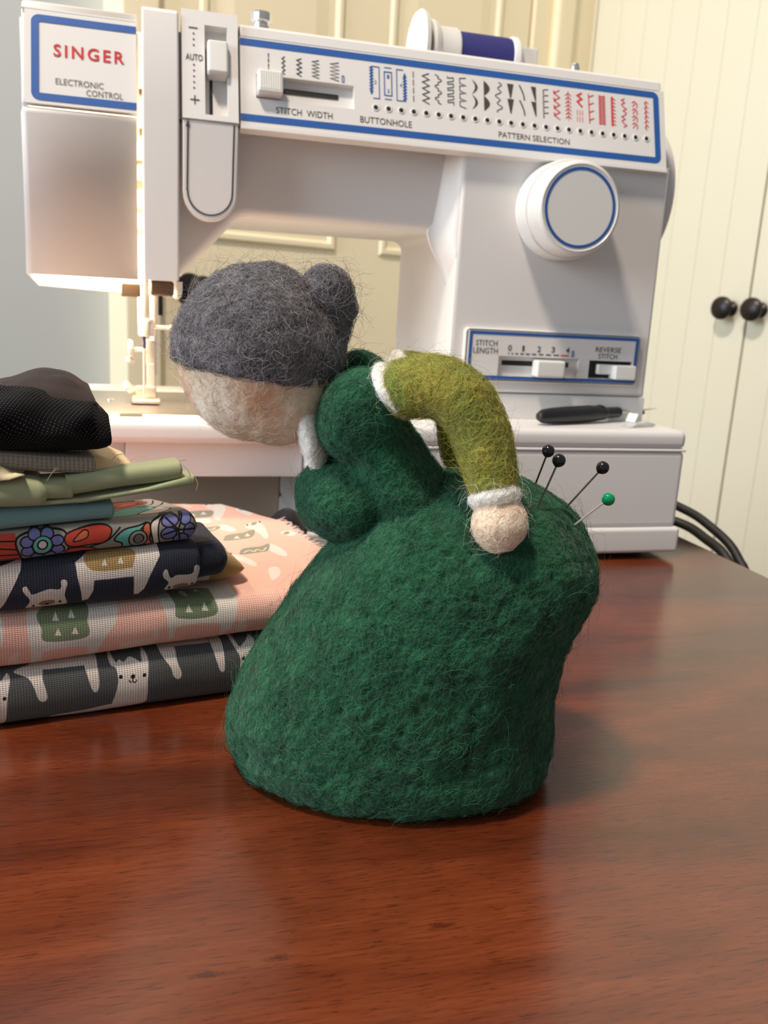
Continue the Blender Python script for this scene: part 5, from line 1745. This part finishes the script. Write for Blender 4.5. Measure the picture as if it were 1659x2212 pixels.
def arm(side):
    """One bent arm: sleeve, white trim at the cap, cuff and hand; side -1 is nearer the window."""
    k = -side
    if side < 0:
        P = [(-0.0058, -0.0135, 0.1246), (0.0040, -0.0175, 0.1268), (0.0118, -0.0205, 0.1248), (0.0178, -0.0220, 0.1178), (0.0212, -0.0235, 0.1085), (0.0237, -0.0260, 0.0990)]
        R = [0.0084, 0.0088, 0.0088, 0.0086, 0.0080, 0.0068]
        hand = (0.0260, -0.0285, 0.0902)
    else:
        P = [(-0.0065, 0.0140, 0.1270), (0.0030, 0.0180, 0.1258), (0.0105, 0.0200, 0.1215), (0.0138, 0.0210, 0.1140), (0.0156, 0.0215, 0.1050), (0.0185, 0.0220, 0.0975)]
        R = [0.0072, 0.0074, 0.0070, 0.0068, 0.0066, 0.0062]
        hand = (0.0240, 0.0245, 0.0895)
    b = tube([D(*p) for p in P], R, 20, smooth_n=6)
    sl = felted('sleeve', b, 0.0009, OLIVE, it=5, seed=20.0 + side, label='olive green wool sleeve')
    fibres('wool_fibres', sl, 4200, 0.0062, 0.0007, F_OLIVE, fly=0.06, seed=8 + side)
    d = (D(*P[1]) - D(*P[0])).normalized()
    ax = d * 0.86 + Vector((0, 0, 0.50)) if side < 0 else d
    ax.normalize()
    q = ax.orthogonal().normalized()
    b = bmesh.new()
    ellipsoid(D(*P[0]) - d * 0.0002, (0.0034, 0.0094 if side < 0 else 0.0078, 0.0094 if side < 0 else 0.0078), b, (ax, q, ax.cross(q)))
    tr_ = felted('sleeve_trim', b, 0.0006, WOOL, it=3, seed=24.0 + side, label='white wool band at the shoulder')
    fibres('wool_fibres', tr_, 900, 0.005, 0.0006, F_WOOL, fly=0.05, seed=10 + side, radius=4e-5)
    d = (D(*P[-1]) - D(*P[-2])).normalized()
    q = d.orthogonal().normalized()
    b = bmesh.new()
    ellipsoid(D(*P[-1]) + d * 0.0012, (0.0042, 0.0073, 0.0073), b, (d, q, d.cross(q)))
    cf = felted('cuff', b, 0.0006, WOOL, it=3, seed=28.0 + side, label='white wool cuff')
    fibres('wool_fibres', cf, 900, 0.0055, 0.0006, F_WOOL, fly=0.06, seed=12 + side, radius=4e-5)
    b = bmesh.new()
    ellipsoid(D(*hand), (0.0077, 0.0066, 0.0080), b, AX)
    ellipsoid(D(hand[0] - 0.0012, hand[1] + 0.0015, hand[2] + 0.0055), (0.0062, 0.0056, 0.0050), b, AX)
    hd = felted('hand', b, 0.0008, SKIN, it=5, rough=0.0004, seed=32.0 + side, label='round skin-coloured wool hand')
    fibres('wool_fibres', hd, 1500, 0.005, 0.0005, F_SKIN, fly=0.06, seed=14 + side, radius=4e-5)


arm(-1)
arm(1)

# pins
PINM = material('pin_steel', (0.20, 0.19, 0.18, 1), 0.25, 1.0)
BEAD = material('black_glass_bead', (0.012, 0.011, 0.012, 1), 0.18)
BEADG = material('green_glass_bead', srgb(0, 150, 96), 0.16)


def pin(label, a, c, mat, steel, group):
    """a: bead centre, c: where it enters the wool (doll coordinates)."""
    pa, pc = D(*a), D(*c)
    d = (pc - pa).normalized()
    r = thing('dressmaking_pin', label, 'pin', pc, group)
    obj('shaft', tube([pa, pc, pc + d * 0.012, pc + d * 0.015], [0.00031, 0.00031, 0.00028, 0.00003], 10), steel, r)
    obj('pin_head', lathe([(0.0, -0.00205), (0.0008, -0.00190), (0.00150, -0.00140), (0.00193, -0.00070), (0.00205, 0.0), (0.00193, 0.0007), (0.0015, 0.0014), (0.0008, 0.00190), (0.0005, 0.0021), (0.0, 0.0022)], pa, d, 24), mat, r)


PG = 'pins stuck in the pincushion'
pin('black-headed pin, leftmost of the four, stuck behind the hand', (0.0423, 0.002, 0.1073), (0.0398, 0.004, 0.0968), BEAD, PINM, PG)
pin('black-headed pin standing close beside the leftmost pin', (0.0435, -0.012, 0.1069), (0.0392, -0.0145, 0.0955), BEAD, PINM, PG)
pin('black-headed pin standing apart on the slope, next above the green pin', (0.0587, -0.002, 0.1038), (0.0490, -0.003, 0.0912), BEAD, PINM, PG)
pin('green-headed pin, the only one with a green bead', (0.0606, -0.006, 0.0949), (0.0514, -0.010, 0.0880), BEADG, CHROME, PG)
